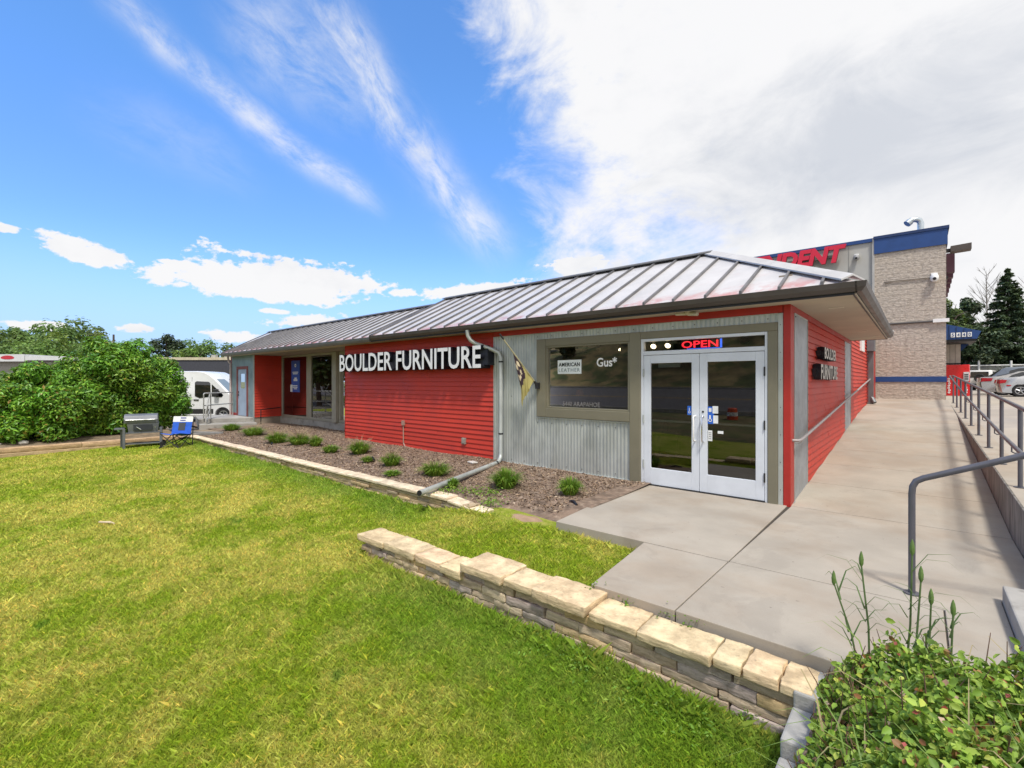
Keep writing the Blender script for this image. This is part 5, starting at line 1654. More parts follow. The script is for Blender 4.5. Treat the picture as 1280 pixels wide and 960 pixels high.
SILV = paint('silver_paint', (.42, .42, .42)); GREYP = paint('grey_paint', (.17, .19, .215)); SILV2 = paint('warm_silver_paint', (.36, .345, .325))
LOT = .887
coupe_top = [(.0, .55), (-.02, .72), (.05, .93), (.22, 1.02), (.75, 1.06), (1.15, 1.18), (1.75, 1.32), (2.25, 1.30), (2.75, 1.14), (3.15, .96), (3.9, .84), (4.25, .66), (4.32, .45)]
car('silver coupe with five spoke wheels, nearest of the row behind the ramp railing', (3.25, 37.5, LOT), 0, SILV, coupe_top, .90, 4.3, (.86, 3.45), .325, .95,
    [[(1.15, .97), (1.35, 1.14), (1.75, 1.25), (2.2, 1.23), (2.85, .99)]], ((.80, 1.08), (1.45, 1.26)), ((3.10, .99), (2.40, 1.25)),
    [('tail_lamp', LAMP_R, .0, .30, .70, .92, .34), ('side_marker', LAMP_R, .32, .50, .56, .64, .02)])
sedan_top = [(.0, .50), (-.03, .70), (.03, .98), (.15, 1.08), (.80, 1.12), (1.15, 1.22), (1.75, 1.42), (2.55, 1.44), (3.0, 1.34), (3.65, 1.02), (4.4, .90), (4.75, .72), (4.82, .45)]
car('warm silver sedan with large red wraparound tail lamps behind the coupe', (2.75, 40.9, LOT), 0, SILV2, sedan_top, .92, 4.8, (1.05, 3.85), .335, 1.0,
    [[(1.2, 1.02), (1.4, 1.2), (1.8, 1.37), (2.25, 1.38), (2.3, 1.03)], [(2.38, 1.03), (2.33, 1.38), (2.6, 1.38), (3.35, 1.04)]], ((.80, 1.14), (1.55, 1.37)), ((3.6, 1.05), (2.85, 1.39)),
    [('tail_lamp', LAMP_R, .0, .55, .80, 1.04, .42), ('reverse_lamp', LAMP_W, -.008, .10, .78, 1.02, .62)])
hatch_top = [(.0, .55), (-.02, .80), (.04, 1.05), (.16, 1.12), (.75, 1.62), (1.0, 1.74), (2.2, 1.80), (2.9, 1.72), (3.75, 1.16), (4.4, 1.02), (4.7, .82), (4.76, .5)]
car('blue grey hatchback with a dark rear window, farthest of the parked row', (3.35, 44.6, LOT), 0, GREYP, hatch_top, .93, 4.75, (.95, 3.75), .345, 1.1,
    [[(.95, 1.2), (1.1, 1.52), (1.5, 1.66), (2.1, 1.70), (2.15, 1.13)], [(2.25, 1.13), (2.2, 1.70), (2.8, 1.66), (3.5, 1.16)]], ((.20, 1.14), (.72, 1.58)), ((3.65, 1.2), (2.95, 1.69)),
    [('tail_lamp', LAMP_R, .0, .36, .92, 1.10, .40)])
# off-roader with a spare wheel
jp = thing('off_roader', (4.15, 59.6, LOT), 'white off roader with a black spare wheel on its back, at the far fence', 'car', 'cars in the lot beyond the ramp', R(78), local=True)
JW = paint('off_road_white', (.62, .62, .60), .0)
car_shell(jp, [(.0, .6), (-.01, 1.1), (.03, 1.16), (.12, 1.75), (.2, 1.84), (2.2, 1.84), (2.5, 1.2), (3.9, 1.14), (4.0, 1.0), (4.02, .6)], .42, .86, (.75, 3.2), .39, 1.15, JW, .08)
for wdw in ([(.25, 1.22), (.3, 1.72), (1.15, 1.72), (1.15, 1.22)], [(1.3, 1.22), (1.3, 1.72), (2.1, 1.72), (2.35, 1.22)]): side_panel(jp, 'side_window', wdw, .86, 1.15, 1.84, GLASS_V, tumble=.08)
cross_panel(jp, 'rear_window', (.03, 1.2), (.11, 1.7), .6, .58, GLASS_V)
for x in (.75, 3.2):
    for s in (-1, 1): wheel(jp, x, s * .8, .39, s)
w = MB()
for k in range(28):
    pass
V = []; F = []
for k in range(28):
    a = 2 * math.pi * k / 28
    for (r_, x) in ((.22, -.06), (.36, -.04), (.38, -.12), (.37, -.24), (.33, -.27), (.22, -.24)): V.append((x, r_ * math.cos(a) - .05, 1.12 + r_ * math.sin(a)))
for k in range(28):
    j = (k + 1) % 28
    for q in range(6): F.append((k * 6 + q, k * 6 + (q + 1) % 6, j * 6 + (q + 1) % 6, j * 6 + q))
w.add(V, F); w = w.build('spare_wheel', RUB, jp, smooth=True)
mb = MB(); V = []
for k in range(20):
    a = 2 * math.pi * k / 20; V.append((-.20, .23 * math.cos(a) - .05, 1.12 + .23 * math.sin(a)))
mb.add(V, [tuple(range(20))]); mb.build('rim', CARK, w)
for s in (-1, 1): MB().box(-.03, .03, s * .80 - .06, s * .80 + .06, .95, 1.10).build('tail_lamp', LAMP_R, jp)
MB().box(-.12, .05, -.75, .75, .48, .62).build('bumper', CARK, jp)

# white delivery van by the left end of the store
VAN = paint('van_white', (.72, .73, .74), .0)
vn = thing('delivery_van', (-27.72 - .757 * 4.98 - .653 * -1.0, 8.43 - .653 * 4.98 - -.757 * 1.0 , -.33), 'white high roof delivery van parked between the hedge and the store', 'van', None, R(40.8), local=True)
van_top = [(.0, .55), (.0, 1.0), (.02, 2.35), (.10, 2.50), (.3, 2.56), (3.55, 2.56), (3.95, 2.52), (4.25, 2.38), (4.50, 2.18), (5.28, 1.42), (5.75, 1.18), (5.92, .95), (5.98, .5)]
car_shell(vn, van_top, .30, 1.02, (1.25, 4.98), .35, 1.2, VAN, .10)
side_panel(vn, 'side_window', [(3.55, 1.30), (3.52, 1.98), (3.60, 2.05), (4.22, 2.02), (4.30, 1.95), (4.35, 1.28), (3.8, 1.2)], 1.02, 1.2, 2.56, GLASS_V, tumble=.10)
side_panel(vn, 'quarter_window', [(4.40, 1.28), (4.37, 1.90), (4.98, 1.36), (4.9, 1.25)], 1.02, 1.2, 2.56, GLASS_V, tumble=.10)
side_panel(vn, 'load_window', [(1.1, 1.35), (1.1, 2.0), (3.1, 2.0), (3.1, 1.35)], 1.02, 1.2, 2.56, GLASS_V, tumble=.10)
cross_panel(vn, 'windscreen', (5.22, 1.47), (4.52, 2.15), .86, .82, mat('pale_glass', (.22, .27, .29), .08, var=.02, spec=1.))
side_panel(vn, 'cladding', [(1.75, .42), (1.75, .66), (4.48, .66), (4.48, .42)], 1.02, 1.2, 2.56, CARK, out=.012)
side_panel(vn, 'sill', [(1.75, .27), (1.75, .36), (4.48, .36), (4.48, .27)], 1.04, 1.2, 2.56, mat('sill_silver', (.5, .5, .48), .4, .4), out=.03)
side_panel(vn, 'door_seam', [(3.36, .66), (3.36, 2.25), (3.375, 2.25), (3.375, .66)], 1.02, 1.2, 2.56, CARK, tumble=.10, out=.003)
side_panel(vn, 'handle', [(3.5, 1.08), (3.5, 1.14), (3.75, 1.14), (3.75, 1.08)], 1.02, 1.2, 2.56, CARK, out=.02)
for s in (-1, 1):
    MB().box(4.55, 4.78, s * 1.13 - .1, s * 1.13 + .1, 1.30, 1.66).build('mirror', CARK, vn, bevel=.04)
    MB().hexa([(5.55, s * .98 - .03, .85), (5.85, s * .86 - .03, .85), (5.85, s * .86 + .03, .85), (5.55, s * .98 + .03, .85)], [(5.35, s * .98 - .03, 1.22), (5.66, s * .86 - .03, 1.17), (5.66, s * .86 + .03, 1.17), (5.35, s * .98 + .03, 1.22)]).build('headlight', LAMP_W, vn)
    for x in (1.25, 4.98): wheel(vn, x, s * .90, .35, s)
MB().box(5.90, 6.0, -.85, .85, .38, .72).build('bumper', CARK, vn, bevel=.03)

# ================================================================== FAR BUILDINGS, POLE, FENCE
def far(u, D):
    r = (u - 640) / 588.6
    fx, fy = -math.sin(R(CAM_YAW)), math.cos(R(CAM_YAW)); rx_, ry_ = fy, -fx
    return (D * (fx + rx_ * r), D * (fy + ry_ * r), -.3)


db = thing('dark_roof_building', far(240, 45), 'low building with a dark grey wall and a cream coping behind the van', 'building', None, R(40.8), local=True)
MB().box(-5, 7, 0, 9, 0, 4.05).build('wall', mat('dark_shingle', (.055, .058, .072), .9, var=.15, vs=6, bump=.2, bs=30), db)
MB().box(-5.1, 7.1, -.08, 9.1, 4.06, 4.32).build('coping', mat('cream_coping', (.55, .50, .36), .8), db)
MB().box(1.7, 2.1, .2, .6, 4.32, 4.56).build('roof_unit', mat('unit_grey', (.4, .4, .38), .7), db)
MB().box(2.9, 3.4, .3, .9, 4.32, 4.60).build('roof_unit', mat('unit_grey', (.4, .4, .38), .7), db)
wb = thing('white_building', far(0, 60), 'flat white building fascia with a red mark above the hedge at far left', 'building', None, R(40.8), local=True)
MB().box(-14, 8.6, .2, 8, 0, 4.6).build('wall', mat('far_wall', (.35, .33, .30), .9), wb)
MB().box(-14, 3.7, -.6, 8.2, 4.55, 5.45).build('fascia', mat('fascia_white', (.62, .63, .64), .7, var=.05), wb)
MB().box(3.72, 9.0, -.5, 8.2, 4.70, 5.2).build('lower_fascia', mat('fascia_white', (.62, .63, .64)), wb)
mb = MB(); V = []
for k in range(24):
    a = 2 * math.pi * k / 24; V.append((1.6 + .85 * math.cos(a) * (1 - .15 * math.sin(a)), -.62, 5.05 + .25 * math.sin(a)))
mb.add(V, [tuple(range(24))]); mb.build('red_mark', mat('mark_red', (.5, .03, .05), .6), wb)
px_, py_, _z = far(142, 62)
up = thing('utility_pole', (px_, py_, -.3), 'thin dark utility pole with a crossarm standing among the far trees', 'pole')
MB().tube([(px_, py_, -.3), (px_, py_, 7.9)], [.16, .11], 8).build('post', mat('pole_wood', (.08, .065, .05), .9), up)
MB().box(px_ - .9, px_ + .9, py_ - .05, py_ + .05, 7.0, 7.15).build('crossarm', mat('pole_wood', (.08, .065, .05)), up)
MB().tube([(px_ + .2, py_ - .2, 6.3), (px_ + .2, py_ - .2, 7.0)], .2, 8).build('transformer', mat('unit_grey', (.4, .4, .38)), up)

fn = thing('chain_link_fence', (8, 70, .88), 'chain link fence with white posts at the back of the parking lot', 'fence')
FW = mat('fence_white', (.62, .62, .60), .5)
for i in range(11):
    x = 2.5 + 2.35 * i
    MB().tube([(x, 70, .85), (x, 70, 3.95 if i % 2 == 1 else 3.85)], .09, 8).build('post', FW, fn)
MB().tube([(1.5, 70, 3.40), (26.5, 70, 3.40)], .06, 8).build('top_rail', FW, fn)
m_ = bpy.data.materials.new('chain_link'); m_.use_nodes = True; nt = m_.node_tree; t = NT(nt)
b = nt.nodes['Principled BSDF']; b.inputs['Base Color'].default_value = (.25, .25, .24, 1)
b.inputs['Alpha'].default_value = .42
MB().add([(1.5, 70, .9), (26.5, 70, .9), (26.5, 70, 3.38), (1.5, 70, 3.38)], [(0, 1, 2, 3)]).build('mesh', m_, fn)

# ================================================================== HEDGE AND TREES
LEAF = leaf_mat('leaf'); LEAF_H = leaf_mat('glossy_leaf', .28, .36); LEAF_D = leaf_mat('conifer_needle', .12, .6)
BARK = mat('bark', (.09, .07, .055), .95, var=.3, vs=8, bump=.5, bs=30)
BARK_G = mat('grey_bark', (.22, .20, .18), .95, var=.2, vs=8)
GREENS = [(.125, .29, .028), (.16, .355, .034), (.22, .42, .045), (.08, .195, .025), (.30, .46, .052), (.34, .29, .06)]
GW = [.26, .28, .2, .16, .08, .02]


def shrub(name, label, c, rx, ry, h, n, seed, size, pal=GREENS, wts=GW, group='tall shrubs of the hedge', nb=26, r0=.45, r1=.75, tops=()):
    r_ = thing(name, (c[0], c[1], c[2]), label, 'shrub', group, 0, local=True)
    rg = random.Random(seed)
    mb = MB()
    for k in range(9):
        a = rg.uniform(0, 6.28); q = rg.uniform(.2, .75)
        mb.tube([(.12 * math.cos(a), .12 * math.sin(a), -.1), (rx * q * .5 * math.cos(a), ry * q * .5 * math.sin(a), h * .35), (rx * q * math.cos(a), ry * q * math.sin(a), h * .72)], [.04, .028, .012], 6)
    mb.build('stem', BARK, r_)
    blobs = []
    while len(blobs) < nb:
        a = rg.uniform(0, 6.28); q = math.sqrt(rg.uniform(0, 1)); zz = rg.uniform(.12, 1)
        prof = math.sqrt(max(.05, 1 - ((zz - .42) / .62) ** 2))
        rr = rg.uniform(r0, r1) * (.8 if zz > .75 else 1)
        blobs.append((rx * q * prof * math.cos(a), ry * q * prof * math.sin(a), max(rr * .8, zz * h - rr * .5), rr))
    blobs += list(tops)
    crown('foliage', blobs, n, size, pal, LEAF_H, r_, seed, .40, wts, shell=.45, droop=.9)
    return r_


shrub('shrub', 'tallest bushy green shrub, in the middle of the hedge behind the grill', (-19.9, 3.1, 0), 1.45, 1.2, 3.1, 46000, 21, .125, nb=64, r0=.30, r1=.52, tops=((-.1, -.35, 2.8, .42), (.1, .65, 2.75, .42), (.1, .1, 2.4, .6), (.7, .2, .6, .6), (.6, -.6, .7, .6), (.6, .9, .7, .5)))
shrub('shrub', 'green shrub at the right end of the hedge beside the white van', (-20.1, 4.2, -.05), 1.05, .85, 2.7, 27000, 22, .12, nb=46, r0=.28, r1=.45, tops=((.3, .5, 2.0, .38), (.2, .7, 1.6, .36), (.3, .8, 1.1, .32), (.5, .2, .6, .5)))
shrub('shrub', 'dark green shrub left of the tallest one in the hedge', (-20.2, 1.5, 0), 1.4, 1.2, 2.2, 36000, 23, .125, nb=54, r0=.3, r1=.52, tops=((.7, .3, .7, .6), (.7, -.5, .8, .6)))
shrub('shrub', 'light green rounded shrub in front at the left of the hedge', (-18.95, 1.5, 0), .85, 1.15, 1.75, 22000, 24, .12, pal=GREENS + [(.34, .20, .05)], wts=[.2, .28, .26, .1, .1, .03, .03], nb=40, r0=.28, r1=.45, tops=((.1, .2, .5, .45), (.1, -.6, .5, .45)))
shrub('shrub', 'low yellow green shrub at the left edge of the photo', (-19.5, -.3, 0), 1.2, 1.5, 2.15, 32000, 25, .12, pal=GREENS, wts=[.2, .25, .26, .1, .17, .02], nb=48, r0=.3, r1=.5, tops=((.5, .5, .6, .5), (.5, -.5, .6, .5)))
shrub('shrub', 'shrub with orange young leaves at the back of the hedge', (-21.5, 2.0, 0), 1.1, 1.0, 2.35, 14000, 26, .125, pal=GREENS + [(.42, .18, .05)], wts=[.2, .25, .2, .1, .1, .05, .10], nb=30, r0=.32, r1=.5)
shrub('shrub', 'hedge shrub continuing past the left edge of the photo', (-20.0, -3.6, 0), 1.5, 1.7, 2.1, 12000, 27, .14, nb=30)


def tree(name, label, loc, h, rx, n, seed, size, pal, wts=None, trunk_h=.32, nb=24, group='trees far beyond the yard', flat=.85, m=None, bark=None, cz=.62, rz=.36):
    r_ = thing(name, loc, label, 'tree', group, 0, local=True)
    rg = random.Random(seed)
    mb = MB()
    tr_ = max(.08, h * .022)
    mb.tube([(0, 0, -.3), (.02 * h * rg.uniform(-1, 1), .02 * h, h * .3), (.02 * h * rg.uniform(-1, 1), 0, h * .62), (0, 0, h * .86)], [tr_ * 1.3, tr_, tr_ * .6, tr_ * .2], 8)
    for k in range(9):
        a = rg.uniform(0, 6.28); z0 = h * rg.uniform(.28, .6); q = rg.uniform(.45, .9)
        mb.tube([(0, 0, z0), (rx * q * .5 * math.cos(a), rx * q * .5 * math.sin(a), z0 + h * .12), (rx * q * math.cos(a), rx * q * math.sin(a), z0 + h * rg.uniform(.14, .28))], [tr_ * .45, tr_ * .3, tr_ * .08], 5)
    mb.build('trunk', bark or BARK, r_)
    blobs = []
    while len(blobs) < nb:
        x, y, z = (rg.uniform(-1, 1) for _ in range(3))
        if x * x + y * y + z * z > 1: continue
        blobs.append((x * rx * .8, y * rx * .8, h * cz + z * h * rz * .85, rx * rg.uniform(.20, .40)))
    crown('crown', blobs, n, size, pal, m or LEAF, r_, seed, .6, wts, shell=.4, flat=flat)
    return r_


FAR = [(.125, .215, .065), (.155, .26, .07), (.095, .165, .055), (.19, .29, .085)]
FAR_Y = [(.165, .265, .065), (.20, .31, .07), (.13, .21, .06)]
DPINE = [(.03, .055, .032), (.045, .075, .036), (.065, .09, .042)]
tree('broadleaf_tree', 'broad dark green tree mound rising highest over the left of the hedge', far(92, 82), 13.33, 7.36, 8450, 31, .55, FAR, nb=34, cz=.52, rz=.46)
tree('broadleaf_tree', 'round green tree at the far left edge above the white fascia', far(-8, 86), 13.42, 4.83, 4680, 32, .55, FAR, nb=24)
tree('broadleaf_tree', 'smaller green tree between the left edge and the broad mound', far(28, 92), 13.64, 3.68, 4160, 33, .5, FAR, nb=20)
tree('broadleaf_tree', 'light green low tree in front of the broad mound', far(70, 70), 8.97, 5.98, 5460, 34, .48, FAR_Y, nb=26, cz=.55, rz=.42)
tree('broadleaf_tree', 'low green tree at left above the white fascia', far(8, 74), 8.50, 5.29, 4680, 35, .48, FAR, nb=24, cz=.55, rz=.42)
tree('pine_tree', 'dark pine rising between the hedge top and the store roof', far(208, 66), 9.0, 2.5, 4200, 36, .34, DPINE, nb=22, m=LEAF_D, cz=.58, rz=.42)
tree('broadleaf_tree', 'sparse grey green tree with bare twigs left of the dark pine', far(170, 78), 9.6, 2.3, 700, 37, .4, [(.14, .14, .09), (.12, .13, .07)], nb=16, bark=BARK_G)
tree('broadleaf_tree', 'light green tree just right of the dark pine', far(238, 62), 7.73, 2.99, 3900, 38, .36, FAR_Y, nb=20, cz=.55, rz=.44)
tree('broadleaf_tree', 'mid green tree above the dark grey wall', far(258, 70), 8.74, 3.79, 4160, 39, .42, FAR, nb=22, cz=.55, rz=.44)
tree('broadleaf_tree', 'green tree peeping out beside the left end of the store roof', far(284, 74), 8.3, 3.4, 3200, 40, .42, FAR, nb=22, cz=.55, rz=.44)
tree('broadleaf_tree', 'green tree behind the tall middle of the hedge', far(135, 74), 8.28, 5.29, 4160, 41, .45, FAR, nb=24, cz=.55, rz=.44)
tree('broadleaf_tree', 'grey half bare tree before the broad mound', far(40, 66), 5.9, 2.2, 600, 42, .3, [(.16, .14, .11)], nb=14, bark=BARK_G)
for i, (u, D, h) in enumerate(((-70, 80, 9),)):
    tree('broadleaf_tree', 'green tree past the left edge of the photo', far(u, D), h, 4.5, 2200, 43 + i, .5, FAR, nb=20, cz=.55, rz=.42)


def spruce(label, loc, h, rad, seed, n_br=150, pal=((.035, .065, .035), (.055, .095, .045), (.085, .12, .055)), group='conifers beyond the fence'):
    r_ = thing('spruce_tree', loc, label, 'tree', group, 0, local=True)
    MB().tube([(0, 0, 0), (0, 0, h * .5), (0, 0, h * .97)], [h * .02, h * .012, .02], 8).build('trunk', BARK, r_)
    rg = np.random.default_rng(seed)
    Ps = []; Ns = []
    for k in range(n_br):
        q = (k + rg.uniform(0, 1)) / n_br                     # 0 bottom, 1 top
        q = q ** .9
        z = h * (.05 + .94 * q); L = rad * (1 - q) ** .85 * rg.uniform(.72, 1.12) + .12
        a = rg.uniform(0, 6.283)
        m = int(34 + 170 * (L / rad))
        s = rg.uniform(.08, 1, m) ** .75
        droop = -.30 * s * L + .20 * s ** 2 * L
        side = rg.normal(0, .11, m) * L * (1.1 - .6 * s)
        up = rg.normal(0, .035, m) * L - np.abs(rg.normal(0, .07, m)) * L * .7
        x = s * L * math.cos(a) - side * math.sin(a); y = s * L * math.sin(a) + side * math.cos(a)
        Ps.append(np.stack([x, y, z + droop + up], 1)); Ns.append(np.tile([math.cos(a) * .3, math.sin(a) * .3, 1.], (m, 1)))
    P = np.concatenate(Ps); N = np.concatenate(Ns)
    V, F, C = leaves(P, N, .36, rg, pal, .42, .5, None)
    np_mesh('foliage', V, F, LEAF_D, C, r_)
    return r_
spruce('tall dark spruce with tiered branches at the right edge beyond the fence', (7.45, 75, .85), 13.4, 3.9, 51, 260)
spruce('second spruce partly past the right edge beyond the fence', (11.6, 74, .85), 11.5, 3.6, 52, 150)
tree('pine_tree', 'dark open pine left of the tall spruce beyond the fence', (4.15, 73, .85), 11.2, 2.4, 7500, 53, .32, DPINE, nb=26, m=LEAF_D, group='conifers beyond the fence', cz=.60, rz=.38)
tree('broadleaf_tree', 'light green tree right behind the corner of the block building', (2.35, 70, .85), 11.6, 2.1, 5200, 54, .32, [(.09, .14, .05), (.13, .18, .06), (.05, .08, .035)], nb=24, group='conifers beyond the fence', cz=.58, rz=.42)
tree('pine_tree', 'low dark pine boughs between the awning and the spruce', (5.2, 72, .85), 8.2, 2.4, 5600, 55, .32, DPINE, nb=24, m=LEAF_D, group='conifers beyond the fence', cz=.5, rz=.45)
tree('broadleaf_tree', 'small yellow green bush behind the fence beside the awning', (3.2, 71.2, .85), 3.7, .8, 900, 56, .2, [(.22, .28, .03), (.15, .22, .03)], nb=10, group='conifers beyond the fence', cz=.55, rz=.4)


for i, (x, y) in enumerate(((3.4, 76), (6.2, 78), (9.4, 77), (12.6, 76))):
    tree('evergreen_shrub', ['dark evergreen at the fence beside the awning', 'dark evergreen filling the gap left of the tall spruce foot', 'dark evergreen behind the foot of the tall spruce', 'dark evergreen at the right edge behind the fence'][i], (x, y, .85), 5.2, 2.3, 2600, 95 + i, .4, DPINE, nb=20, m=LEAF_D, group='conifers beyond the fence', cz=.45, rz=.5)


def bare_tree(label, loc, h, seed):
    r_ = thing('bare_tree', loc, label, 'tree', 'bare trees behind the conifers', 0, local=True)
    rg = random.Random(seed); mb = MB(); tw = MB()
    mb.tube([(0, 0, 0), (.2, 0, h * .5), (.1, .1, h)], [h * .012, h * .007, .01], 6)
    for k in range(46):
        a = rg.uniform(0, 6.28); z = h * rg.uniform(.3, .97); L = h * .22 * (1.15 - z / h)+.3
        p0 = (.15, .05, z); p1 = (.15 + L * .6 * math.cos(a), L * .6 * math.sin(a), z + L * .8); p2 = (.15 + L * math.cos(a), L * math.sin(a), z + L * 1.5)
        tw.tube([p0, p1, p2], [.035, .022, .008], 4)
        for j in range(4):
            b_ = a + rg.uniform(-1, 1); tw.tube([p1, (p1[0] + L * .4 * math.cos(b_), p1[1] + L * .4 * math.sin(b_), p1[2] + L * rg.uniform(.3, .7))], [.016, .005], 3)
    mb.build('trunk', BARK_G, r_); tw.build('twigs', BARK_G, r_)
bare_tree('thin bare tree behind the pine, taller one', (7.0, 92, .85), 16.2, 61)
bare_tree('thin bare tree just left of the tall spruce', (7.7, 88, .85), 14.6, 62)
bare_tree('bare tree beyond the right edge of the spruce', (11.5, 95, .85), 16., 63)

for i, (x, y, h) in enumerate(((-38, -2.5, 8.), (-43, -6.5, 9.), (-34, -6., 7.))):
    tree('yard_tree', ['dense dark yard tree outside the left of the photo, mirrored in the left windows', 'taller yard tree beyond the left edge, mirrored in the left windows', 'yard tree nearest the hedge, outside the left of the photo'][i], (x, y, -.3), h, 3.6, 3000, 90 + i, .5, [(.05, .08, .025), (.07, .10, .03)], nb=24, group='yard trees outside the photo', cz=.5, rz=.46)
# trees on the bank across the street, mirrored dark in the shop windows
rgm = random.Random(9)
for i, (x, y) in enumerate(((-34, -30), (-26, -35), (-18, -29), (-11, -36), (-3, -30), (5, -34), (-42, -34), (-52, -30))):
    tree('roadside_tree', ['dark tree on the bank across the street, number %s from the left in the glass' % n for n in ('two', 'three', 'four', 'five', 'six', 'seven', 'eight', 'nine')][i], (x, y - 7, 4.2), rgm.uniform(6, 9), rgm.uniform(3, 4.4), 1400, 70 + i, .7, [(.045, .06, .025), (.07, .075, .03), (.09, .075, .04)], nb=16, group='trees across the street', cz=.5, rz=.45)
br_ = thing('traffic_barrel', (-7.5, -11.9, -.776), 'orange and white traffic barrel on the road, mirrored in the right door', 'barrel')
prof = [(.30, -.77), (.29, -.53), (.28, -.33), (.27, -.13), (.25, .07), (.23, .25), (.20, .29)]
ORG = mat('barrel_orange', (.75, .09, .02), .5); 
for (ra, za), (rb, zb2), m_ in zip(prof, prof[1:], (ORG, WHITE_P, ORG, WHITE_P, ORG, ORG)):
    MB().tube([(-7.5, -11.9, za), (-7.5, -11.9, zb2)], [ra, rb], 18).build('band', m_, br_)
MB().box(-7.85, -7.15, -12.25, -11.55, -.774, -.73).build('base', RUB, br_)

# ================================================================== PLANTS
TUFT_G = [(.16, .31, .035), (.21, .38, .045), (.12, .23, .03), (.28, .40, .06)]


def tuft(label, x, y, w, h, seed, straw=.15, n=520):
    """clump of fine grassy leaves"""
    r_ = thing('plant_clump', (x, y, bed_z(x, y)), label, 'plant', 'green clumps in the flower bed', 0, local=True)
    rg = np.random.default_rng(seed)
    a = rg.uniform(0, 6.283, n); q = np.sqrt(rg.uniform(0, 1, n))
    b0 = np.stack([np.cos(a) * q * w * .35, np.sin(a) * q * w * .35, 0 * a], 1)
    L = h * rg.uniform(.55, 1.15, n)
    out = np.stack([np.cos(a), np.sin(a), 0 * a], 1) * (q * w * .5 * rg.uniform(.5, 1.5, n))[:, None]
    tip = b0 + out + np.stack([0 * a, 0 * a, L * np.sqrt(np.clip(1.15 - q ** 2, .1, 1))], 1)
    mid = b0 + out * .4 + np.stack([0 * a, 0 * a, L * .62], 1)
    s = np.stack([-np.sin(a), np.cos(a), 0 * a], 1) * .006
    V = np.stack([b0 - s, b0 + s, mid + s * 1.2, tip, mid - s * 1.2], 1)
    F = np.array([[0, 1, 2, 4], [4, 2, 3, 3]], np.int32)
    F = np.array([[0, 1, 2], [0, 2, 4], [4, 2, 3]], np.int32)[None] + (np.arange(n, dtype=np.int32) * 5)[:, None, None]
    C = np.array(TUFT_G)[rg.integers(0, 4, n)] * rg.uniform(.75, 1.3, (n, 1))
    np_mesh('leaves', V.reshape(-1, 3), F.reshape(-1, 3), LEAF, np.repeat(C, 5, 0), r_)
    k = int(n * straw * .25)
    if k:
        mb = MB()
        for i in range(k):
            aa = rg.uniform(0, 6.28); le = rg.uniform(.6, 1.5) * h * 1.2
            mb.tube([(rg.normal(0, .04), rg.normal(0, .04), 0), (math.cos(aa) * le * .3, math.sin(aa) * le * .3, le * .6), (math.cos(aa) * le * .7, math.sin(aa) * le * .7, le * .85)], [.003, .0025, .0015], 3)
        mb.build('dry_stalk', mat('dry_stalk', (.42, .32, .2), .9), r_)
    return r_
for i, (x, y, w, h, st, lab) in enumerate([
        (-18.3, 6.1, .75, .30, .1, 'leafy green clump at the foot of the stoop steps'),
        (-16.1, 6.0, .85, .34, .3, 'second green clump from the stoop, on the bark'),
        (-13.75, 5.75, .75, .38, .8, 'green clump with straw stalks in front of the first shop window'),
        (-12.6, 5.85, .75, .36, .8, 'wide green clump before the middle shop window'),
        (-12.0, 6.0, .45, .34, .4, 'narrow green clump touching the wide one before the middle window'),
        (-10.75, 5.75, .5, .24, .2, 'low pale clump near the left edge of the red wall'),
        (-9.95, 6.05, .62, .36, .5, 'green clump below the first letters of the big sign'),
        (-8.05, 5.6, .50, .32, .9, 'green clump with upright straw stalks below the conduit'),
        (-6.75, 5.65, .62, .30, .6, 'bright green clump just left of the downspout pipe on the ground'),
        (-5.05, 5.7, .60, .38, .2, 'loose leafy weed clump right of the downspout pipe'),
        (-3.98, 5.95, .42, .33, .0, 'compact rounded bright green plant nearest the entrance doors'),
        (-5.72, 5.15, .25, .2, .0, 'small weed beside the middle of the ground downspout'),
        (-8.9, 5.6, .3, .16, .3, 'tiny pale clump left of the conduit clump'),
        (-7.3, 5.1, .35, .12, .1, 'flat seedling patch by the cap stones left of the downspout')]):
    tuft(lab, x, y, w * .70, h * .80, 200 + i, st * .8, 620 if w > .5 else 420)
# compact plant gets tiny leaves too
def weeds(name, label, pts, size, n, seed, spread, h, pal=TUFT_G, cat='weed', zf=None):
    rg = np.random.default_rng(seed); P = []
    for (x, y, z) in pts:
        m = n // len(pts)
        d = rg.normal(0, 1, (m, 3)) * np.array([spread, spread, h * .5]); d[:, 2] = np.abs(d[:, 2])
        P.append(d + np.array([x, y, z]))
    P = np.concatenate(P)
    V, F, C = leaves(P, np.tile([0, 0, 1.], (len(P), 1)), size, rg, pal, .5, .2)
    o = np_mesh(name, V, F, LEAF, C); tag(o, label, cat, kind='stuff'); return o
weeds('weed_patch', 'broad leaved weeds at the foot of the near stone wall', [(-1.9, 3.03, lawn_z(-1.9, 3.0)), (-1.5, 3.02, lawn_z(-1.5, 3)), (-1.1, 3.0, lawn_z(-1.1, 3)), (-2.3, 3.05, lawn_z(-2.3, 3))], .03, 900, 301, .13, .09)
weeds('weed_patch', 'little weeds in the gap between the cap stones and the slab', [(-2.05, 3.46, -.06), (-1.75, 3.44, -.06), (-1.25, 3.44, -.07), (-1.45, 3.45, -.07)], .03, 130, 302, .05, .07)
weeds('weed_patch', 'weeds spilling at the end of the flower bed wall', [(-5.2, 5.15, -.02), (-5.0, 5.3, -.02), (-4.7, 4.95, -.06), (-5.5, 4.95, 0)], .045, 420, 303, .12, .07)
weeds('weed_patch', 'single small weed growing out of the near wall face', [(-.78, 3.12, -.36)], .03, 40, 304, .03, .05)
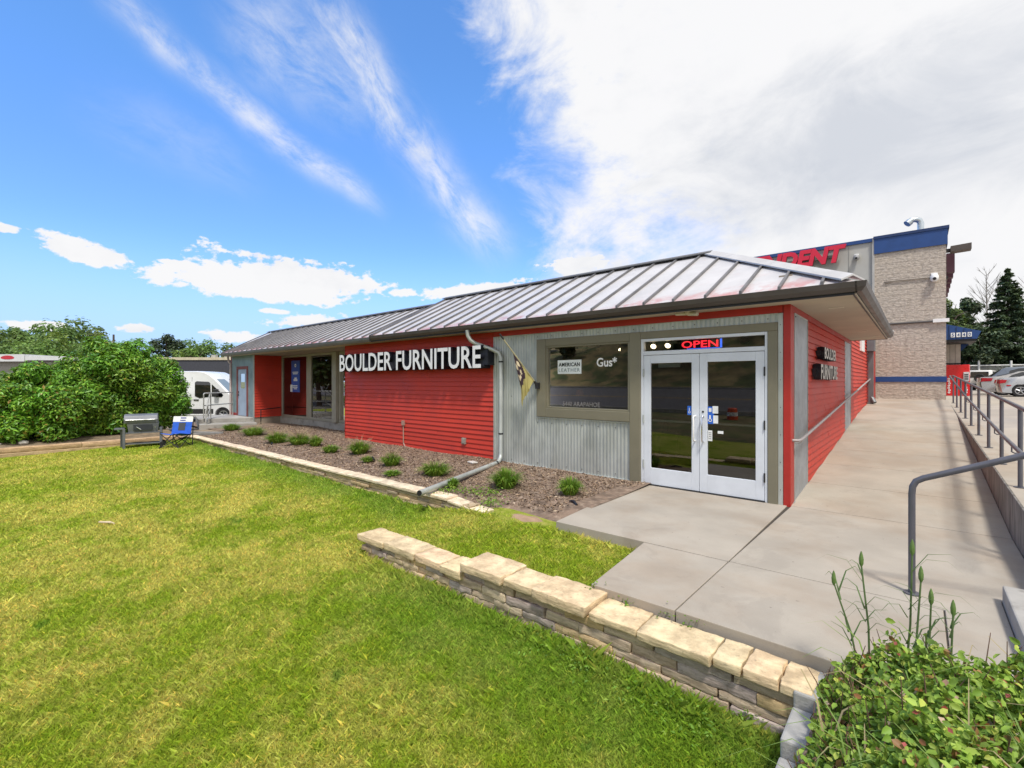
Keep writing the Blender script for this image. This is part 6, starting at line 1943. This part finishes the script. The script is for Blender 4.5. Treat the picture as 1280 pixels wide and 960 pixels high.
mb = MB(); mb.add([(-.2, 3.42, -.10), (-2.3, 3.42, -.10), (-2.3, 3.5, -.10), (-.2, 3.5, -.10)], [(3, 2, 1, 0)])
o = mb.build('joint_soil', JOINT); tag(o, kind='structure')
for (x, y, z, lab, s_) in [(-9.05, 5.75, .05, 'black hose end lying in the bark left of the conduit', .35), (-13.1, 5.35, .05, 'black plastic drip fitting in the bark before the windows', .25), (-3.75, 5.6, .0, 'short black drip hose beside the compact green plant', .2)]:
    mb = MB(); mb.tube([(x, y, z), (x + s_ * .5, y - .05, z + .03), (x + s_, y - .12, z)], .018, 6); o = mb.build('drip_hose', BLACK); tag(o, lab, 'hose')
mb = MB(); mb.prism([(-7.05, 6.75), (-6.85, 6.70), (-6.8, 6.82), (-7.0, 6.88)], .03, .06, 'z'); o = mb.build('stone', mat('pale_rock', (.55, .52, .48)), bevel=.01); tag(o, 'pale flat stone below the right end of the red wall', 'stone')

# flowering shrub at lower right with tall seed stalks
fs = thing('flowering_shrub', (.05, 2.95, -.08), 'low leafy shrub with reddish buds in the planter at lower right', 'shrub', None, 0, local=True)
rg = np.random.default_rng(77)
rr = random.Random(8)


def bush_top(x, y):
    """height of the shrub over its planter; x, y from its base"""
    t_ = .39 - .32 * np.clip((-.06 - x) / .38, 0, 1) ** 1.3 - .22 * np.clip((y - .20) / .32, 0, 1) ** 1.3 + .12 * np.clip(x, 0, .8)
    t_ = t_ * np.clip((.56 - y) / .10, 0, 1)
    t_ = t_ + .10 * np.sin(x * 11 + 2 * np.sin(y * 9)) * np.sin(y * 11 + 1.3) + .04 * np.sin(x * 27 + y * 19)
    return np.maximum(t_, .03)
n = 23000
x = rg.uniform(-.45, 1.0, n); y = rg.uniform(-1.05, .54, n)
ok = ~((x > .38) & (y > .0)); x, y = x[ok], y[ok]; n = len(x)
z = bush_top(x, y) - np.abs(rg.normal(0, .075, n)) + np.where(rg.uniform(0, 1, n) < .10, rg.uniform(0, .09, n), 0)
P = np.stack([x, y, np.maximum(z, .01)], 1)
SG = [(.21, .36, .05), (.29, .44, .065), (.38, .52, .09), (.14, .25, .04), (.48, .54, .10), (.28, .12, .045), (.38, .20, .09)]
V, F, C = leaves(P, np.stack([.8 * rg.normal(0, 1, n), .8 * rg.normal(0, 1, n) - .3, np.ones(n)], 1), .035, rg, SG, .62, .1, [.25, .27, .21, .13, .085, .035, .02], .3, True)
np_mesh('foliage', V, F, LEAF, C, fs)
mb = MB()
for k in range(150):
    x = rr.uniform(-.46, .6) if k < 70 else rr.uniform(-.47, -.2); y = rr.uniform(-.8, .35)
    h_ = float(bush_top(x, y))
    mb.tube([(x * .85, y * .85, 0), (x, y, h_ * .9), (x + rr.uniform(-.05, .05), y + rr.uniform(-.05, .05), h_ * rr.uniform(1., 1.3) + .02)], [.004, .003, .0015], 4)
mb.build('stem', mat('shrub_stem', (.16, .09, .06), .9), fs)
# long arching grass blades and dry stems through the shrub
V = []; F = []; C = []
for k in range(170):
    x = rr.uniform(-.42, .8); y = rr.uniform(-.8, .36)
    if x > .36 and y > 0: continue
    h_ = float(bush_top(x, y)); a = rr.uniform(0, 6.28); L = rr.uniform(.12, .34); dry = rr.random() < .22
    d = Vector((math.cos(a), math.sin(a), 0)); s_ = Vector((-d.y, d.x, 0)) * rr.uniform(.003, .007)
    b0 = Vector((x, y, h_ * .6)); i0 = len(V)
    for j, p in enumerate([b0, b0 + d * L * .25 + Vector((0, 0, L * .6)), b0 + d * L * .7 + Vector((0, 0, L * .8)), b0 + d * L * 1.15 + Vector((0, 0, L * .55))]):
        w_ = s_ * (1 - j / 3.3); V += [tuple(p - w_), tuple(p + w_)]; C += [(.45, .36, .2) if dry else (.22, .34, .08)] * 2
    F += [(i0 + 2 * j, i0 + 2 * j + 1, i0 + 2 * j + 3, i0 + 2 * j + 2) for j in range(3)]
o = np_mesh('grass_blade', V, F, LEAF, np.array(C, np.float32), fs); o['kind'] = 'stuff'
k = 120
x = rg.uniform(-.48, .9, k); y = rg.uniform(-.95, .5, k); ok = ~((x > .38) & (y > .0)); x, y = x[ok], y[ok]
P = np.stack([x, y, bush_top(x, y) + .006], 1)
V, F, C = leaves(P, np.tile([0, -.4, 1.], (len(P), 1)), .024, rg, [(.5, .12, .11), (.55, .32, .24), (.6, .42, .32), (.40, .08, .07)], .8, 0)
o = np_mesh('bud', V, F, LEAF, C, fs); o['kind'] = 'stuff'
stalkm = mat('stalk_green', (.11, .17, .06), .6)
budm = mat('bud_green', (.12, .20, .05), .6, var=.2, vs=30)
for (x, y, ztop, lean, lab) in [(-.045, 3.30, .86, .02, 'tallest budded seed stalk in front of the handrail post'), (-.22, 3.25, .76, -.02, 'seed stalk with plump bud left of the handrail post'), (-.30, 3.28, .61, -.07, 'leaning seed stalk farthest left over the shrub'),
                                (.03, 3.3, .62, .02, 'short budded stalk right of the handrail post'), (.115, 3.32, .58, .02, 'seed stalk farthest right over the shrub'), (-.02, 3.26, .74, .03, 'stout budded stalk close to the handrail post')]:
    sk = thing('seed_stalk', (x, y, -.06), lab, 'plant', 'budded seed stalks over the shrub')
    p0 = Vector((x - lean, y, -.06)); p2 = Vector((x + lean, y - .01, ztop)); p1 = (p0 + p2) / 2 + Vector((.012, 0, 0))
    MB().tube([p0, p1, p2 - Vector((0, 0, .07))], [.006, .005, .004], 7).build('stem', stalkm, sk, smooth=True)
    mb = MB(); mb.tube([p2 + Vector((0, 0, z)) for z in (-.085, -.07, -.045, -.02, 0)], [.004, .010, .0115, .008, .002], 8); mb.build('bud', budm, sk, smooth=True)
    V = []; F = []
    for k in range(7):
        a = rr.uniform(0, 6.28); zz = rr.uniform(.3, .85); b0 = p0.lerp(p2, zz); L = rr.uniform(.10, .22)
        d = Vector((math.cos(a), math.sin(a), 0)); s_ = Vector((-d.y, d.x, 0)) * .005
        pts = [b0, b0 + d * L * .35 + Vector((0, 0, L * .5)), b0 + d * L * .8 + Vector((0, 0, L * .55)), b0 + d * L * 1.1 + Vector((0, 0, L * .3))]
        i0 = len(V)
        for j, p in enumerate(pts):
            w_ = s_ * (1 - j / 3.2); V += [tuple(p - w_ - Vector((x, y, -.06))), tuple(p + w_ - Vector((x, y, -.06)))]
        F += [(i0 + 2 * j, i0 + 2 * j + 1, i0 + 2 * j + 3, i0 + 2 * j + 2) for j in range(3)]
    np_mesh('leaves', V, F, LEAF, np.tile([.10, .17, .06], (len(V), 1)), sk)
